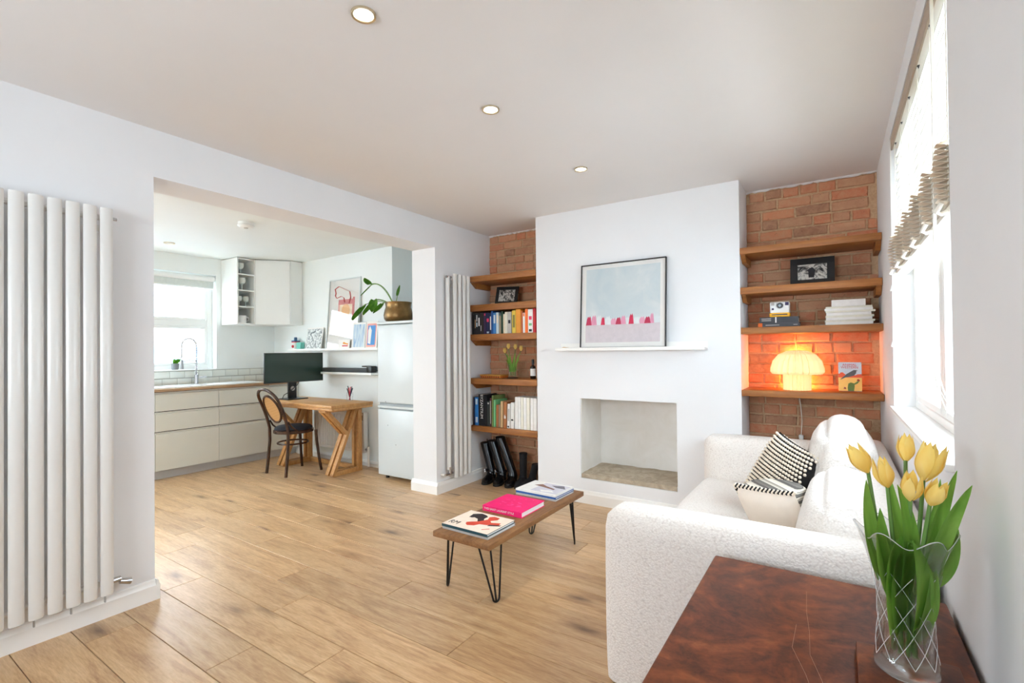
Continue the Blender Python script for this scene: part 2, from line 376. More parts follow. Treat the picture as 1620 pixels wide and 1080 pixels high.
# chimney breast with the open fireplace
FX0, FX1, FZ0, FZ1 = -1.786, -.993, .222, .866
wall_holes('wall_chimney', 'wall', 'y', YC, 4.26, XC0, XC1, -.01, H+.02, [(FX0, FX1, FZ0-.02, FZ1)])
b = B(); b.box(FX0, FX1, 4.14, 4.26, FZ0, FZ1); fb = struct(b.mk('wall_fireplace_back', 'fireplaster', smooth=0))
b = B(); b.box(FX0-.002, FX0+.004, YC+.012, 4.14, FZ0, FZ1); struct(b.mk('wall_fireplace_side', 'fireplaster', smooth=0))
b = B()
rr = random.Random(3)
N, K = 16, 7
g = [[Vector((FX0+.005+(FX1-FX0-.01)*i/N, YC+.006+(4.138-YC)*j/K, FZ0+.014+.006*rr.random()+.010*j/K)) for i in range(N+1)] for j in range(K+1)]
vs = [p for r_ in g for p in r_]; nv = len(vs); vs += [Vector((p.x, p.y, FZ0-.018)) for p in vs]
fs = [(j*(N+1)+i, j*(N+1)+i+1, (j+1)*(N+1)+i+1, (j+1)*(N+1)+i) for j in range(K) for i in range(N)]
fs += [(i, i+1, nv+i+1, nv+i) for i in range(N)]
b._add(vs, fs); tag(b.mk('hearth_slab', 'hearth'), 'rough grey stone slab lying in the open white fireplace', 'hearth')
# brick alcoves
def brick_mesh(L, seed):
    rr = random.Random(seed); h = .064; b = B(); rings = []
    for (ins, yy) in ((0, .02), (0, -.004), (.005, -.0095)):
        rings.append([Vector((sx*(L/2-ins)+rr.uniform(-.003, .003), yy+rr.uniform(-.002, .002), sz*(h/2-ins)+rr.uniform(-.003, .003))) for sx, sz in ((-1, -1), (0, -1), (1, -1), (1, 0), (1, 1), (0, 1), (-1, 1), (-1, 0))])
        for p in rings[-1]:
            if abs(p.x) < .01 and L > .05: p.x = rr.uniform(-.01, .01)
    b.loft(rings); me = b.mesh('brick', 30); me.materials.append(M['brick']); return me
BM = {L: [brick_mesh(L, int(L*1000)+k) for k in range(6)] for L in (.206, .1, .15, .06)}
def brick_wall(name, x0, x1, zlo):
    wl = struct(B().box(x0-.01, x1+.01, YA, 4.3, -.01, H+.02).mk(name, 'mortar', smooth=0))
    rr = random.Random(name); z = .03; row = 0
    while z < H-.02:
        if z > zlo:
            x = x0+(-.1 if row % 2 else 0)+rr.uniform(-.03, .01)
            while x < x1-.02:
                L = .1 if ((row % 3 == 1 and rr.random() < .75) or rr.random() < .15) else .206
                a, e = max(x, x0), min(x+L, x1); d = e-a
                if d > .045:
                    use = min(BM, key=lambda q: abs(q-d)); bs = d/use
                    o = inst(rr.choice(BM[use]), 'brick', ((a+e)/2, YA-.001+rr.uniform(-.004, .004), z+.032+rr.uniform(-.003, .003)), wl, (rr.uniform(-.02, .02), rr.uniform(-.015, .015), rr.uniform(-.02, .02)))
                    o.scale.x = bs
                x += L+.0115
        z += .0755; row += 1
    return wl
brick_wall('wall_alcove_right', XC1, XR, .4)
brick_wall('wall_alcove_left', XL, XC0, -.1)
# ragged plaster edges along the top of the brickwork
for nm, x0, x1 in (('trim_1', XC1, XR), ('trim_2', XL, XC0)):
    rr = random.Random(nm); b = B(); n = 40
    rings = []
    for i in range(n+1):
        x = x0+(x1-x0)*i/n; zz = H-.004-rr.uniform(.0, .012)
        rings.append([Vector((x, YA-.02, H)), Vector((x, YA+.01, H)), Vector((x, YA+.01, zz)), Vector((x, YA-.014, zz))])
    b.loft(rings); struct(b.mk(nm, 'ceiling', smooth=0))
# skirting boards
def skirt(name, p0, p1, nrm, h=.105):
    p0, p1, nrm = Vector(p0+(0,)), Vector(p1+(0,)), Vector(nrm+(0,))
    prof = [(0, 0), (.018, 0), (.018, h-.03), (.012, h-.018), (.010, h-.006), (.004, h), (0, h)]
    b = B(); b.loft([[p+nrm*a+Vector((0, 0, z)) for a, z in prof] for p in (p0, p1)]); return struct(b.mk(name, 'trim', smooth=20))
skirt('baseboard_left', (XL, YB), (XL, OY0), (1, 0)); skirt('baseboard_pier', (XL, OY1), (XL, YA), (1, 0))
skirt('baseboard_pier_end', (XL-TH-.018, OY1), (XL+.018, OY1), (0, -1)); skirt('baseboard_opening', (XL-TH, OY0), (XL+.018, OY0), (0, 1))
skirt('baseboard_chimney', (XC0-.018, YC), (XC1+.018, YC), (0, -1)); skirt('baseboard_right', (XR, YB), (XR, YA), (-1, 0))
skirt('baseboard_chimney_side', (XC0, YC), (XC0, YA), (-1, 0))
skirt('baseboard_kitchen', (-5.7, KY), (RX, KY), (0, -1), .06)

# ------------------------------------------------------------------ windows
def window(name, m, axis, p, a0, a1, z0, z1, out, mullions=(), rails=(), fw=.06, d=.06):
    """frame on the plane p (inner face), running a0..a1; out = +1/-1 towards outside"""
    e0, e1 = sorted((p, p+out*d))
    def bx(b, u0, u1, w0, w1, q0=None, q1=None):
        f0, f1 = (e0, e1) if q0 is None else (q0, q1)
        if axis == 'x': b.box(f0, f1, u0, u1, w0, w1, .004, 1)
        else: b.box(u0, u1, f0, f1, w0, w1, .004, 1)
    b = B(); bx(b, a0, a0+fw, z0, z1); bx(b, a1-fw, a1, z0, z1); bx(b, a0+fw, a1-fw, z0, z0+fw); bx(b, a0+fw, a1-fw, z1-fw, z1)
    fr = struct(b.mk(name, m))
    us = [a0+fw]+[q for k in mullions for q in (k-fw*.5, k+fw*.5)]+[a1-fw]; zs = [z0+fw]+[q for k in rails for q in (k-fw*.6, k+fw*.6)]+[z1-fw]
    for k in mullions: b = B(); bx(b, k-fw*.5, k+fw*.5, z0+fw, z1-fw); b.mk('mullion', m, fr)
    for k in rails: b = B(); bx(b, a0+fw, a1-fw, k-fw*.6, k+fw*.6); b.mk('rail', m, fr)
    mid = (e0+e1)/2
    for i in range(0, len(us), 2):
        for j in range(0, len(zs), 2):
            b = B(); sf = .03
            bx(b, us[i], us[i]+sf, zs[j], zs[j+1]); bx(b, us[i+1]-sf, us[i+1], zs[j], zs[j+1]); bx(b, us[i]+sf, us[i+1]-sf, zs[j], zs[j]+sf); bx(b, us[i]+sf, us[i+1]-sf, zs[j+1]-sf, zs[j+1]); b.mk('sash', m, fr)
            b = B(); q = (mid-.003, mid+.003)
            if axis == 'x': b.box(q[0], q[1], us[i]+sf, us[i+1]-sf, zs[j]+sf, zs[j+1]-sf)
            else: b.box(us[i]+sf, us[i+1]-sf, q[0], q[1], zs[j]+sf, zs[j+1]-sf)
            b.mk('pane', 'glass', fr, 0)
    return fr
w1 = window('window_1', 'trim', 'x', XR+.085, WY0, WY1, WZ0, WZ1, 1, (2.4,), (), .055)
B().box(XR-.02, XR+.12, WY0+.001, WY1-.001, WZ0-.001, WZ0+.02, .005).mk('sill', 'trim', w1)
w2 = window('window_2', 'white', 'x', KW-.1, QY0, QY1, QZ0, QZ1, -1, (), (1.63,), .06)
B().box(KW-.1, KW+.02, QY0+.001, QY1-.001, QZ0-.001, QZ0+.012, .004).mk('sill', 'white', w2)
b = B(); b.box(SKX0, SKX1, SKY0, SKY1, KH+.092, KH+.099); o = struct(b.mk('window_added_roof', 'glass', smooth=0))
for k in range(3): B().box(SKX0+k*(SKX1-SKX0-.06)/2, SKX0+.06+k*(SKX1-SKX0-.06)/2, SKY0, SKY1, KH+.1, KH+.15).mk('glazing_bar', 'trim', o)
window('window_added_rear', 'trim', 'y', YB-.1, -2.15, -.55, 1.0, 2.1, -1, (-1.35,), (), .06)  # unseen rear window, invented and sized to bring daylight into the lounge
window('window_added_kitchen', 'white', 'x', KW-.1, -1.3, 1.0, .5, 2.3, -1, (-.15,), (), .06)  # unseen extra window, added so more daylight reaches the kitchen
portal((XR+.2, (WY0+WY1)/2, (WZ0+WZ1)/2), (0, R(90), 0), WZ1-WZ0, WY1-WY0)
portal((KW-.25, (QY0+QY1)/2, (QZ0+QZ1)/2), (0, R(-90), 0), QZ1-QZ0, QY1-QY0)
portal((-1.35, YB-.22, 1.55), (R(90), 0, 0), 1.6, 1.1)
portal((KW-.25, -.15, 1.4), (0, R(-90), 0), 1.8, 2.3)

# ------------------------------------------------------------------ ceiling lights
def downlight(x, y, z, label, on=True, r=.045, group=None):
    t = thing('downlight', label, 'downlight', (x, y, z-.012), group)
    B().lathe([(r, -.003), (r*.98, -.008), (r*.8, -.006), (r*.74, .0), (r*.74, .008)][::-1]+[(r, .0)], (x, y, z), 32, cap=False).mk('bezel', 'lampoff', t)
    B().lathe([(r*.76, -.0005), (r*.76, -.003)], (x, y, z), 28).mk('lens', EM['bulb'] if on else M['ceramic'], t)
    if on:
        l = bpy.data.lights.new('spot', 'SPOT'); l.energy = 9; l.spot_size = R(120); l.spot_blend = 1; l.color = (1, .9, .76); l.shadow_soft_size = .04
        o = bpy.data.objects.new('lamp_beam', l); COL.objects.link(o); o.parent = t; o.location = (0, 0, -.01)
EM = {'bulb': emit('bulb_glow', (1, .9, .74, 1), 9)}
DL = ['largest lit recessed downlight nearest the camera', 'lit recessed downlight midway along the white lounge ceiling', 'smallest lit recessed downlight nearest the chimney breast']
for (x, y), lb in zip(((-1.356, 1.129), (-1.386, 1.923), (-1.365, 2.893)), DL): downlight(x, y, H, lb, True, .043, 'recessed ceiling lights')
downlight(-5.675, 2.222, KH, 'unlit recessed downlight in the kitchen ceiling by the window', False, .05)
t = thing('smoke_alarm', 'white round smoke alarm on the kitchen ceiling', 'smoke alarm', (-4.27, 2.26, KH-.045))
B().lathe([(.062, 0), (.062, -.02), (.058, -.022)], (-4.27, 2.26, KH), 28).mk('base', 'white', t)
B().lathe([(.066, -.024), (.066, -.032), (.05, -.045), (.0, -.047)], (-4.27, 2.26, KH), 28).mk('cover', 'white', t)
B().lathe([(.018, -.046), (.016, -.052), (0, -.053)], (-4.27, 2.26, KH), 16).mk('test_button', 'plinth', t)

# ------------------------------------------------------------------ radiators
def oval(cx, cy, rx, ry, z, n=14): return [Vector((cx+rx*math.cos(2*math.pi*i/n), cy+ry*math.sin(2*math.pi*i/n), z)) for i in range(n)]
def column_radiator(label, ys, x, z0, z1, ry, rx, valve_y, back=True):
    t = thing('column_radiator', label, 'radiator', (x, sum(ys)/len(ys), z0))
    for y in ys:
        B().loft([oval(x, y, rx*.9, ry*.92, z0), oval(x, y, rx, ry, z0+.006), oval(x, y, rx, ry, z1-.006), oval(x, y, rx*.9, ry*.92, z1)]).mk('tube', 'rad', t)
    for z in (z0+.055, z1-.045):
        B().tube([(x-rx-.012, min(ys)-.012, z), (x-rx-.012, max(ys)+ry*.8, z)], .014, 10).mk('header', 'rad', t)
        for y in ys: pass
    B().beam((XL, max(ys)-.03, z1-.1), (x-rx, max(ys)-.03, z1-.1), .02, .03).mk('bracket', 'rad', t)
    B().beam((XL, min(ys)+.03, z1-.1), (x-rx, min(ys)+.03, z1-.1), .02, .03).mk('bracket', 'rad', t)
    return t
t = column_radiator('wide white vertical column radiator beside the kitchen opening', [.866-.0615*k for k in range(12)], -2.885, .135, 1.968, .0255, .013, 0)
B().cyl((-2.905, .888, .185), (-2.905, .925, .185), .013, n=14).mk('valve_body', 'chrome', t)
B().cyl((-2.905, .922, .172), (-2.905, .965, .158), .012, .016, 14).mk('valve_head', 'chrome', t)
B().cyl((-2.905, .895, 1.925), (-2.905, .912, 1.925), .008, n=10).mk('bleed_cap', 'chrome', t)
for k in range(5): B().box(-2.898, -2.888, .83-.123*k-.003+.0615/2, .83-.123*k+.003+.0615/2, .1, .16, .001, 1).mk('clip', 'steel', t)
t = column_radiator('narrow white vertical radiator between kitchen opening and bookshelves', [3.42, 3.483, 3.546, 3.609], -2.885, .125, 1.975, .024, .017, 0)
B().cyl((-2.925, 3.365, .2), (-2.925, 3.365, 1.95), .02, n=14).mk('rear_tube', 'rad', t)
B().cyl((-2.915, 3.365, .16), (-2.915, 3.365, .225), .015, n=14).mk('valve_body', 'chrome', t)
B().cyl((-2.915, 3.30, .165), (-2.915, 3.40, .165), .011, n=12).mk('valve_pipe', 'chrome', t)
B().cyl((-2.915, 3.30, .165), (-2.962, 3.30, .165), .012, n=12).mk('wall_pipe', 'rad', t)
B().cyl((-2.92, 3.34, 1.945), (-2.92, 3.40, 1.945), .012, n=12).mk('bleed_cap', 'chrome', t)
tag(B().box(XL, XL+.012, 3.655, 3.685, .215, .27, .002).mk('wall_socket', 'plastic'), 'small black wall socket low beside the bookshelf alcove', 'socket')

# ------------------------------------------------------------------ alcove shelves
def alcove_shelf(x0, x1, z1, th, label, bearers, slope=.05, group=None):
    t = thing('alcove_shelf', label, 'shelf', ((x0+x1)/2, (YC+YA)/2, z1-th), group)
    B().box(x0+.002, x1-.002, YC-.006, YA-.012, z1-th, z1, .003, 2).mk('board', 'shelf', t)
    for s, on in zip((-1, 1), bearers):
        if not on: continue
        xa = x0+.002 if s < 0 else x1-.03
        B().prism([(.03, 0), (.32, 0), (.32, -.05), (.10, -.05)], (xa, YC, z1-th), (0, 1, 0), (0, 0, 1), (.028, 0, 0)).mk('bearer', 'shelf', t, 0)
GL, GR = 'oak shelves in the left alcove', 'oak shelves in the right alcove'
SL = [(1.99, .055, 'top oak shelf of the left brick alcove, bare on top', (1, 0)), (1.713, .06, 'oak shelf holding a small black photo frame in the left alcove', (0, 0)), (1.43, .057, 'oak shelf carrying the rainbow row of paperbacks', (1, 0)), (1.008, .055, 'oak shelf carrying the small tulip vase in the left alcove', (1, 0)), (.551, .05, 'lowest oak shelf of the left alcove, above the boots', (0, 0))]
for z, th, lb, be in SL: alcove_shelf(XL, XC0, z, th, lb, be, group=GL)
SR = [(1.97, .044, 'top oak shelf of the right brick alcove, bare on top', (1, 1)), (1.693, .046, 'oak shelf holding a wide black photo frame in the right alcove', (1, 1)), (1.414, .045, 'oak shelf carrying the camera and the white magazine stack', (0, 0)), (.981, .042, 'lowest oak shelf of the right alcove, under the mushroom lamp', (0, 0))]
for z, th, lb, be in SR: alcove_shelf(XC1, XR, z, th, lb, be, group=GR)

# ------------------------------------------------------------------ books
def book(x0, x1, z0, h, d, yf, col, label, group, lean=0, title=None, titlecol='paper', mag=False, cat='book'):
    """standing book, spine towards -y at yf"""
    w_ = x1-x0; X = Matrix.Translation(((x0+x1)/2, yf, z0)) @ Matrix.Rotation(lean, 4, 'Y')
    b = B(X); e = min(.003, w_*.2)
    b.box(-w_/2, w_/2, 0, .004, 0, h, .0012, 1); b.box(-w_/2, -w_/2+e, .004, d, 0, h); b.box(w_/2-e, w_/2, .004, d, 0, h)
    o = b.mk('magazine' if mag else 'book', col, None, 0); tag(o, label, cat, group)
    b = B(X); b.box(-w_/2+e, w_/2-e, .004, d-.004, .003, h-.004); b.mk('pages', 'paper', o, 0)
    if title:
        for (f0, f1, cc) in title:
            b = B(X); b.box(-w_*.3, w_*.3, -.0006, .0004, h*f0, h*f1); b.mk('title_band', cc, o, 0)
    return o
for nm, rgb in dict(bk_black=(24, 24, 28), bk_brown=(46, 34, 32), bk_navy=(28, 34, 70), bk_purple=(58, 40, 74), bk_blue=(34, 84, 150), bk_mid=(52, 120, 184), bk_pale=(196, 214, 220), bk_tan=(150, 136, 112), bk_green=(38, 66, 44), bk_cream=(232, 218, 190), bk_ivory=(226, 222, 206), bk_grey=(184, 180, 176), bk_olive=(130, 122, 60), bk_yellow=(222, 192, 70), bk_gold=(226, 150, 44), bk_rust=(188, 96, 36), bk_white=(236, 234, 230), bk_orange=(238, 112, 36), bk_red=(196, 30, 40), bk_pink=(226, 60, 100), bk_mint=(118, 190, 130), bk_moss=(112, 128, 70), bk_terra=(176, 112, 66), bk_sand=(206, 170, 124), bk_maroon=(86, 30, 44), bk_char=(44, 50, 48), bk_teal=(30, 70, 80), bk_skyblue=(40, 124, 200)).items(): flat(nm, *rgb)
ROW = [(115, 175, 'bk_black', .206, 'black', None), (178, 204, 'bk_black', .205, 'thin black, yellow-titled', [(.3, .7, 'bk_sand')]), (206, 254, 'bk_black', .208, 'black, pale-titled', [(.35, .55, 'bk_pale'), (.6, .9, 'bk_grey')]),
       (256, 309, 'bk_black', .2, 'black, white-titled', [(.4, .8, 'bk_white')]), (311, 344, 'bk_brown', .212, 'dark brown', [(.15, .4, 'bk_grey')]), (346, 389, 'bk_brown', .208, 'plain dark brown', None),
       (391, 444, 'bk_purple', .206, 'dark purple', [(.86, .96, 'bk_pink')]), (446, 529, 'bk_navy', .2, 'navy, pink-spotted', [(.58, .74, 'bk_pink'), (.04, .12, 'bk_pale')]), (531, 574, 'bk_navy', .196, 'navy, white-titled', [(.2, .85, 'bk_white')]),
       (576, 619, 'bk_blue', .216, 'tall royal blue', None), (621, 689, 'bk_mid', .198, 'bright blue', [(.5, .9, 'bk_pale')]), (691, 749, 'bk_pale', .2, 'pale blue and white', [(.5, .9, 'bk_cream')]),
       (751, 799, 'bk_tan', .168, 'short greyish tan', None), (801, 849, 'bk_green', .208, 'dark green', None), (851, 884, 'bk_cream', .182, 'short cream', None), (886, 944, 'bk_ivory', .2, 'ivory', None),
       (946, 1030, 'bk_grey', .2, 'thick grey, black-lettered', [(.46, .62, 'bk_black')]), (1032, 1056, 'bk_olive', .202, 'thin olive', None), (1058, 1136, 'bk_yellow', .21, 'yellow', [(.25, .8, 'bk_olive')]), (1140, 1244, 'bk_gold', .218, 'thick golden orange', None),
       (1246, 1288, 'bk_rust', .2, 'rust brown', None), (1290, 1336, 'bk_white', .182, 'white, orange-topped', [(.82, .98, 'bk_orange')]), (1338, 1396, 'bk_orange', .216, 'vivid orange', None), (1398, 1500, 'bk_white', .212, 'white, patchwork-printed', [(.55, .7, 'bk_pink'), (.3, .4, 'bk_mint'), (.05, .15, 'bk_black')]), (1504, 1560, 'bk_red', .217, 'bright red', None)]
def pxx(px): return -2.943+(px-748)*.007158
for k, (a, e, col, h, d, ti) in enumerate(ROW):
    book(pxx(740+a/14.46), pxx(740+e/14.46)-.001, 1.4305, h, .13, 3.742+(k*37 % 9)*.001, col, '%s book, %s from the left in the upper row of paperbacks' % (d, ORD[k]), 'paperbacks in the upper row', 0, ti)
ROW2 = [(48, 80, 'bk_navy', .27, 'dark navy', 0, None), (82, 162, 'bk_skyblue', .268, 'bright blue', 0, [(.1, .3, 'bk_pale'), (.75, .95, 'bk_pale')]), (166, 308, 'bk_black', .3, 'thick black', .0, None), (312, 358, 'bk_black', .29, 'slim black', 0, None),
        (362, 424, 'bk_char', .24, 'dark green-grey', .0, [(.88, .94, 'bk_grey')]), (428, 456, 'bk_maroon', .27, 'thin maroon', .0, [(.1, .9, 'bk_grey')]), (462, 500, 'bk_moss', .295, 'tall moss green', .012, None), (504, 546, 'bk_mint', .255, 'mint green', .015, None),
        (562, 608, 'bk_terra', .21, 'tan brown', .015, None), (612, 648, 'bk_tan', .212, 'thin grey-tan', .02, None), (654, 706, 'bk_sand', .245, 'sand-coloured', .025, None), (722, 782, 'bk_terra', .24, 'russet with white letter', .03, [(.36, .46, 'bk_white')]),
        (800, 856, 'bk_white', .225, 'short white, dark-printed', .035, [(.03, .1, 'bk_black'), (.3, .8, 'bk_grey')]), (874, 944, 'bk_white', .24, 'white, black-dotted', .03, [(.3, .36, 'bk_black')]), (966, 1036, 'bk_white', .292, 'tall white', .014, None), (1042, 1088, 'bk_white', .292, 'white', .006, None),
        (1092, 1148, 'bk_ivory', .292, 'off-white', 0, None), (1152, 1208, 'bk_white', .292, 'plain white', 0, None), (1212, 1278, 'bk_ivory', .292, 'creamy white', 0, None), (1290, 1350, 'bk_white', .29, 'clean white', 0, None), (1354, 1418, 'bk_white', .29, 'last white', 0, None), (1424, 1466, 'bk_grey', .282, 'grey, red-footed', 0, [(.02, .3, 'bk_red')])]
def pxx2(px): return -2.943+(px-743.5)*.00705
for k, (a, e, col, h, d, ln, ti) in enumerate(ROW2):
    o = book(pxx2(740+a/13.5), pxx2(740+e/13.5)-.001, .5515, h, .2 if k < 8 else .17, 3.75, col, '%s volume, %s from the left on the lowest bookshelf' % (d, ORD[k]), 'books on the lowest shelf', ln, ti)
    if k == 2:
        X = Matrix.Translation((pxx2(740+(a+e)/27), 3.7495, .5515+.185)) @ Matrix.Rotation(R(90), 4, 'X') @ Matrix.Rotation(R(-90), 4, 'Z')
        text('BYZANTIUM', .042, 'bk_white', o, X)
    if k == 11: text('K', .03, 'bk_white', o, Matrix.Translation((pxx2(740+(a+e)/27)+.003, 3.749, .5515+.11)) @ Matrix.Rotation(R(90), 4, 'X'))

# ------------------------------------------------------------------ framed pictures
def lean(x0, x1, z0, h, yb, yt): 
    """panel that stands at (yb,z0) and leans so that its top is at yt"""
    a = math.atan2(yt-yb, h); return Matrix.Translation(((x0+x1)/2, yb, z0+.026*math.sin(a))) @ Matrix.Rotation(-a, 4, 'X')
def framed(name, label, X, w_, h, fw, fd, fm, mount, glassy=True, mm='paper'):
    """local: x centred, z up from 0, front towards -y"""
    t = thing(name, label, 'picture', X.translation)
    b = B(X); b.box(-w_/2, w_/2, 0, fd, 0, fw, .001, 1); b.box(-w_/2, w_/2, 0, fd, h-fw, h, .001, 1); b.box(-w_/2, -w_/2+fw, 0, fd, fw, h-fw, .001, 1); b.box(w_/2-fw, w_/2, 0, fd, fw, h-fw, .001, 1); b.mk('frame', fm, t)
    B(X).box(-w_/2+fw, w_/2-fw, fd*.55, fd*.9, fw, h-fw).mk('mount', mm, t, 0)
    if glassy: B(X).box(-w_/2+fw, w_/2-fw, fd*.2, fd*.26, fw, h-fw).mk('glazing', 'pane', t, 0)
    return t
def patch(X, poly, y, m, parent, name='print', th=.0006):
    b = B(X); b.prism(poly, (0, y, 0), (1, 0, 0), (0, 0, 1), (0, th, 0)); return b.mk(name, m, parent, 0)
def rect(x0, x1, z0, z1): return [(x0, z0), (x1, z0), (x1, z1), (x0, z1)]
X = lean(-1.752, -1.045, 1.283, .69, 3.645, 3.69)
t = framed('framed_print', 'large square print of pale sky over pink and red peaks, thin black frame', X, .702, .685, .008, .022, 'blackframe', .04)
M['artsky'] = mottled('printed_sky', [(.3, c(196, 210, 216)), (.55, c(212, 220, 222)), (.75, c(228, 230, 230))], 3.5, .85, .6)
sk = patch(X, rect(-.305, .305, .235, .645), .0112, 'artsky', t, 'sky_area'); gd = patch(X, rect(-.305, .305, .045, .19), .0112, flat('art_pink', 212, 202, 206), t, 'ground_area')
patch(X, rect(-.305, .305, .19, .235), .0112, flat('art_band', 220, 226, 228), t, 'horizon_area')
rr = random.Random(5); xx = -.303
shades = [flat('art_red', 190, 40, 80), flat('art_rose', 222, 150, 176), flat('art_white', 226, 232, 234), flat('art_crimson', 206, 30, 76), flat('art_white', 226, 232, 234), flat('art_blush', 226, 160, 184)]
k = 0
while xx < .25:
    w0 = rr.uniform(.035, .06); hh = rr.uniform(.05, .085); m = shades[k % 6]
    patch(X, [(xx, .186), (xx+w0, .186), (xx+w0*.86, .186+hh*.75), (xx+w0*.72, .186+hh), (xx+w0*.55, .186+hh*.8), (xx+w0*.4, .186+hh*.97), (xx+w0*.2, .186+hh*.7)], .0104+.0001*(k % 3), m, t, 'peak_shape')
    xx += w0*.82; k += 1
# picture ledge over the fireplace
t = thing('picture_ledge', 'long narrow white picture ledge above the fireplace', 'shelf', (-1.36, 3.66, 1.262))
B().box(-1.955, -.765, 3.602, YC, 1.264, 1.276, .002, 1).mk('ledge', 'trim', t); B().box(-1.955, -.765, 3.602, 3.612, 1.276, 1.29, .002, 1).mk('front_lip', 'trim', t); B().box(-1.955, -.765, 3.705, YC, 1.276, 1.325, .002, 1).mk('back_lip', 'trim', t)
tag(B().tube([(-1.92, 3.66, 1.286), (-1.90, 3.655, 1.288), (-1.86, 3.66, 1.284), (-1.84, 3.665, 1.284)], [.006, .009, .008, .005], 8).mk('driftwood', 'bk_sand'), 'small curl of pale wood at the left end of the picture ledge', 'ornament')
M['bw'] = mottled('black_white_photo', [(.36, c(24, 22, 22)), (.48, c(120, 116, 110)), (.56, c(222, 216, 206)), (.7, c(60, 58, 56))], 26, .6, 2.0)
M['bw2'] = mottled('black_white_photo_wide', [(.38, c(40, 38, 36)), (.45, c(150, 146, 140)), (.55, c(224, 218, 208)), (.72, c(90, 88, 84))], 14, .6, 2.0)
X = lean(-2.775, -2.52, 1.7135, .18, 3.885, 3.93) @ Matrix.Rotation(R(8), 4, 'Z')
t = framed('photo_frame', 'small black frame with a crowded black and white photograph, left alcove', X, .235, .178, .03, .016, 'blackframe', .0, False, 'bw')
X = lean(-.254, .003, 1.6935, .19, 3.93, 3.97)
t = framed('photo_frame', 'wide black frame with black and white photograph, right alcove', X, .262, .2, .044, .016, 'blackframe', .0, False, 'bw2')
patch(X, [(-.02, .06), (.01, .06), (.02, .11), (.0, .135), (-.025, .12)], .0078, 'bk_black', t, 'photo_figure')

# ------------------------------------------------------------------ right alcove things
# instant camera on two dark books
def flatbook(x0, x1, y0, y1, z0, z1, col, label, group, cat='book', rz=0, spine='-y', name='book', bev=.001):
    cx, cy = (x0+x1)/2, (y0+y1)/2; X = Matrix.Translation((cx, cy, z0)) @ Matrix.Rotation(rz, 4, 'Z'); a, d, h = (x1-x0)/2, (y1-y0)/2, z1-z0; e = min(.003, h*.2)
    b = B(X); b.box(-a, a, -d, d, 0, e); b.box(-a, a, -d, d, h-e, h)
    if spine == '-y': b.box(-a, a, -d, -d+.003, e, h-e)
    else: b.box(-a, -a+.003, -d, d, e, h-e)
    o = tag(b.mk(name, col, None, 0), label, cat, group)
    b = B(X); b.box(-a+.004, a-.004, -d+.0035, d-.004, e, h-e); b.mk('pages', 'paper', o, 0); return o, X
flat('bk_slate', 62, 64, 70); flat('bk_slate2', 74, 76, 82)
o, _ = flatbook(-.452, -.198, 3.84, 4.0, 1.4145, 1.446, 'bk_slate2', 'lower dark grey book with orange spine end, under the camera', 'books under the camera')
B().box(-.4525, -.425, 3.8392, 3.842, 1.4147, 1.4458).mk('spine_label', 'bk_orange', o, 0)
B().box(-.405, -.32, 3.8394, 3.8402, 1.428, 1.433).mk('title_band', 'bk_grey', o, 0); B().box(-.235, -.21, 3.8394, 3.8402, 1.428, 1.433).mk('title_band', 'bk_grey', o, 0)
o, _ = flatbook(-.442, -.205, 3.84, 3.99, 1.4465, 1.486, 'bk_slate', 'upper dark grey book with white band, directly under the camera', 'books under the camera')
B().box(-.345, -.337, 3.8392, 3.842, 1.4467, 1.4858).mk('spine_band', 'bk_white', o, 0)
for z in (1.472, 1.46): B().box(-.43, -.37, 3.8394, 3.8402, z, z+.005).mk('title_band', 'bk_grey', o, 0)
cx, cy, cz = -.318, 3.885, 1.4865
t = thing('instant_camera', 'white instant camera with yellow base on dark books', 'camera', (cx, cy, cz))
B().box(cx-.06, cx+.06, cy-.04, cy+.045, cz+.026, cz+.105, .008, 3).mk('body', 'white', t); B().box(cx-.062, cx+.062, cy-.046, cy+.047, cz, cz+.028, .005, 2).mk('base', flat('cam_yellow', 246, 180, 30), t)
B().box(cx-.048, cx+.048, cy-.0475, cy-.045, cz+.012, cz+.019).mk('film_slot', 'plastic', t, 0)
B().cyl((cx+.003, cy-.035, cz+.078), (cx+.003, cy-.055, cz+.078), .021, .019, 24).mk('lens', 'plastic', t); B().cyl((cx+.003, cy-.053, cz+.078), (cx+.003, cy-.0575, cz+.078), .01, .009, 18).mk('lens_glass', flat('lens_blue', 40, 60, 70, rough=.1), t)
B().box(cx+.034, cx+.056, cy-.043, cy-.038, cz+.078, cz+.1, .002, 1).mk('flash', flat('cam_violet', 50, 40, 80), t); B().cyl((cx-.041, cy-.038, cz+.055), (cx-.041, cy-.043, cz+.055), .007, n=14).mk('shutter_button', flat('cam_violet', 50, 40, 80), t)
B().box(cx-.052, cx-.03, cy-.042, cy-.038, cz+.08, cz+.098, .002, 1).mk('viewfinder', 'bk_grey', t)
# white magazines
st = [(-.085, .238, .006), (-.05, .205, .016), (-.056, .212, .012), (-.046, .2, .016), (-.052, .208, .014), (-.044, .196, .018), (-.05, .214, .012), (-.054, .204, .015), (-.05, .20, .012)]
z = 1.4145
for k, (a, e, h) in enumerate(st):
    flatbook(a, e, 3.83+(k % 3)*.004, 4.03, z, z+h, 'bk_white' if k % 2 else 'bk_ivory', 'white magazine, %s from the bottom of the neat white stack' % ORD[k], 'white magazines on the right shelf', 'magazine', R((-1) ** k*.7), name='magazine'); z += h+.0003
flatbook(-.016, .166, 3.835, 4.0, z, z+.043, 'bk_white', 'thick white book topping the white magazine stack', None)
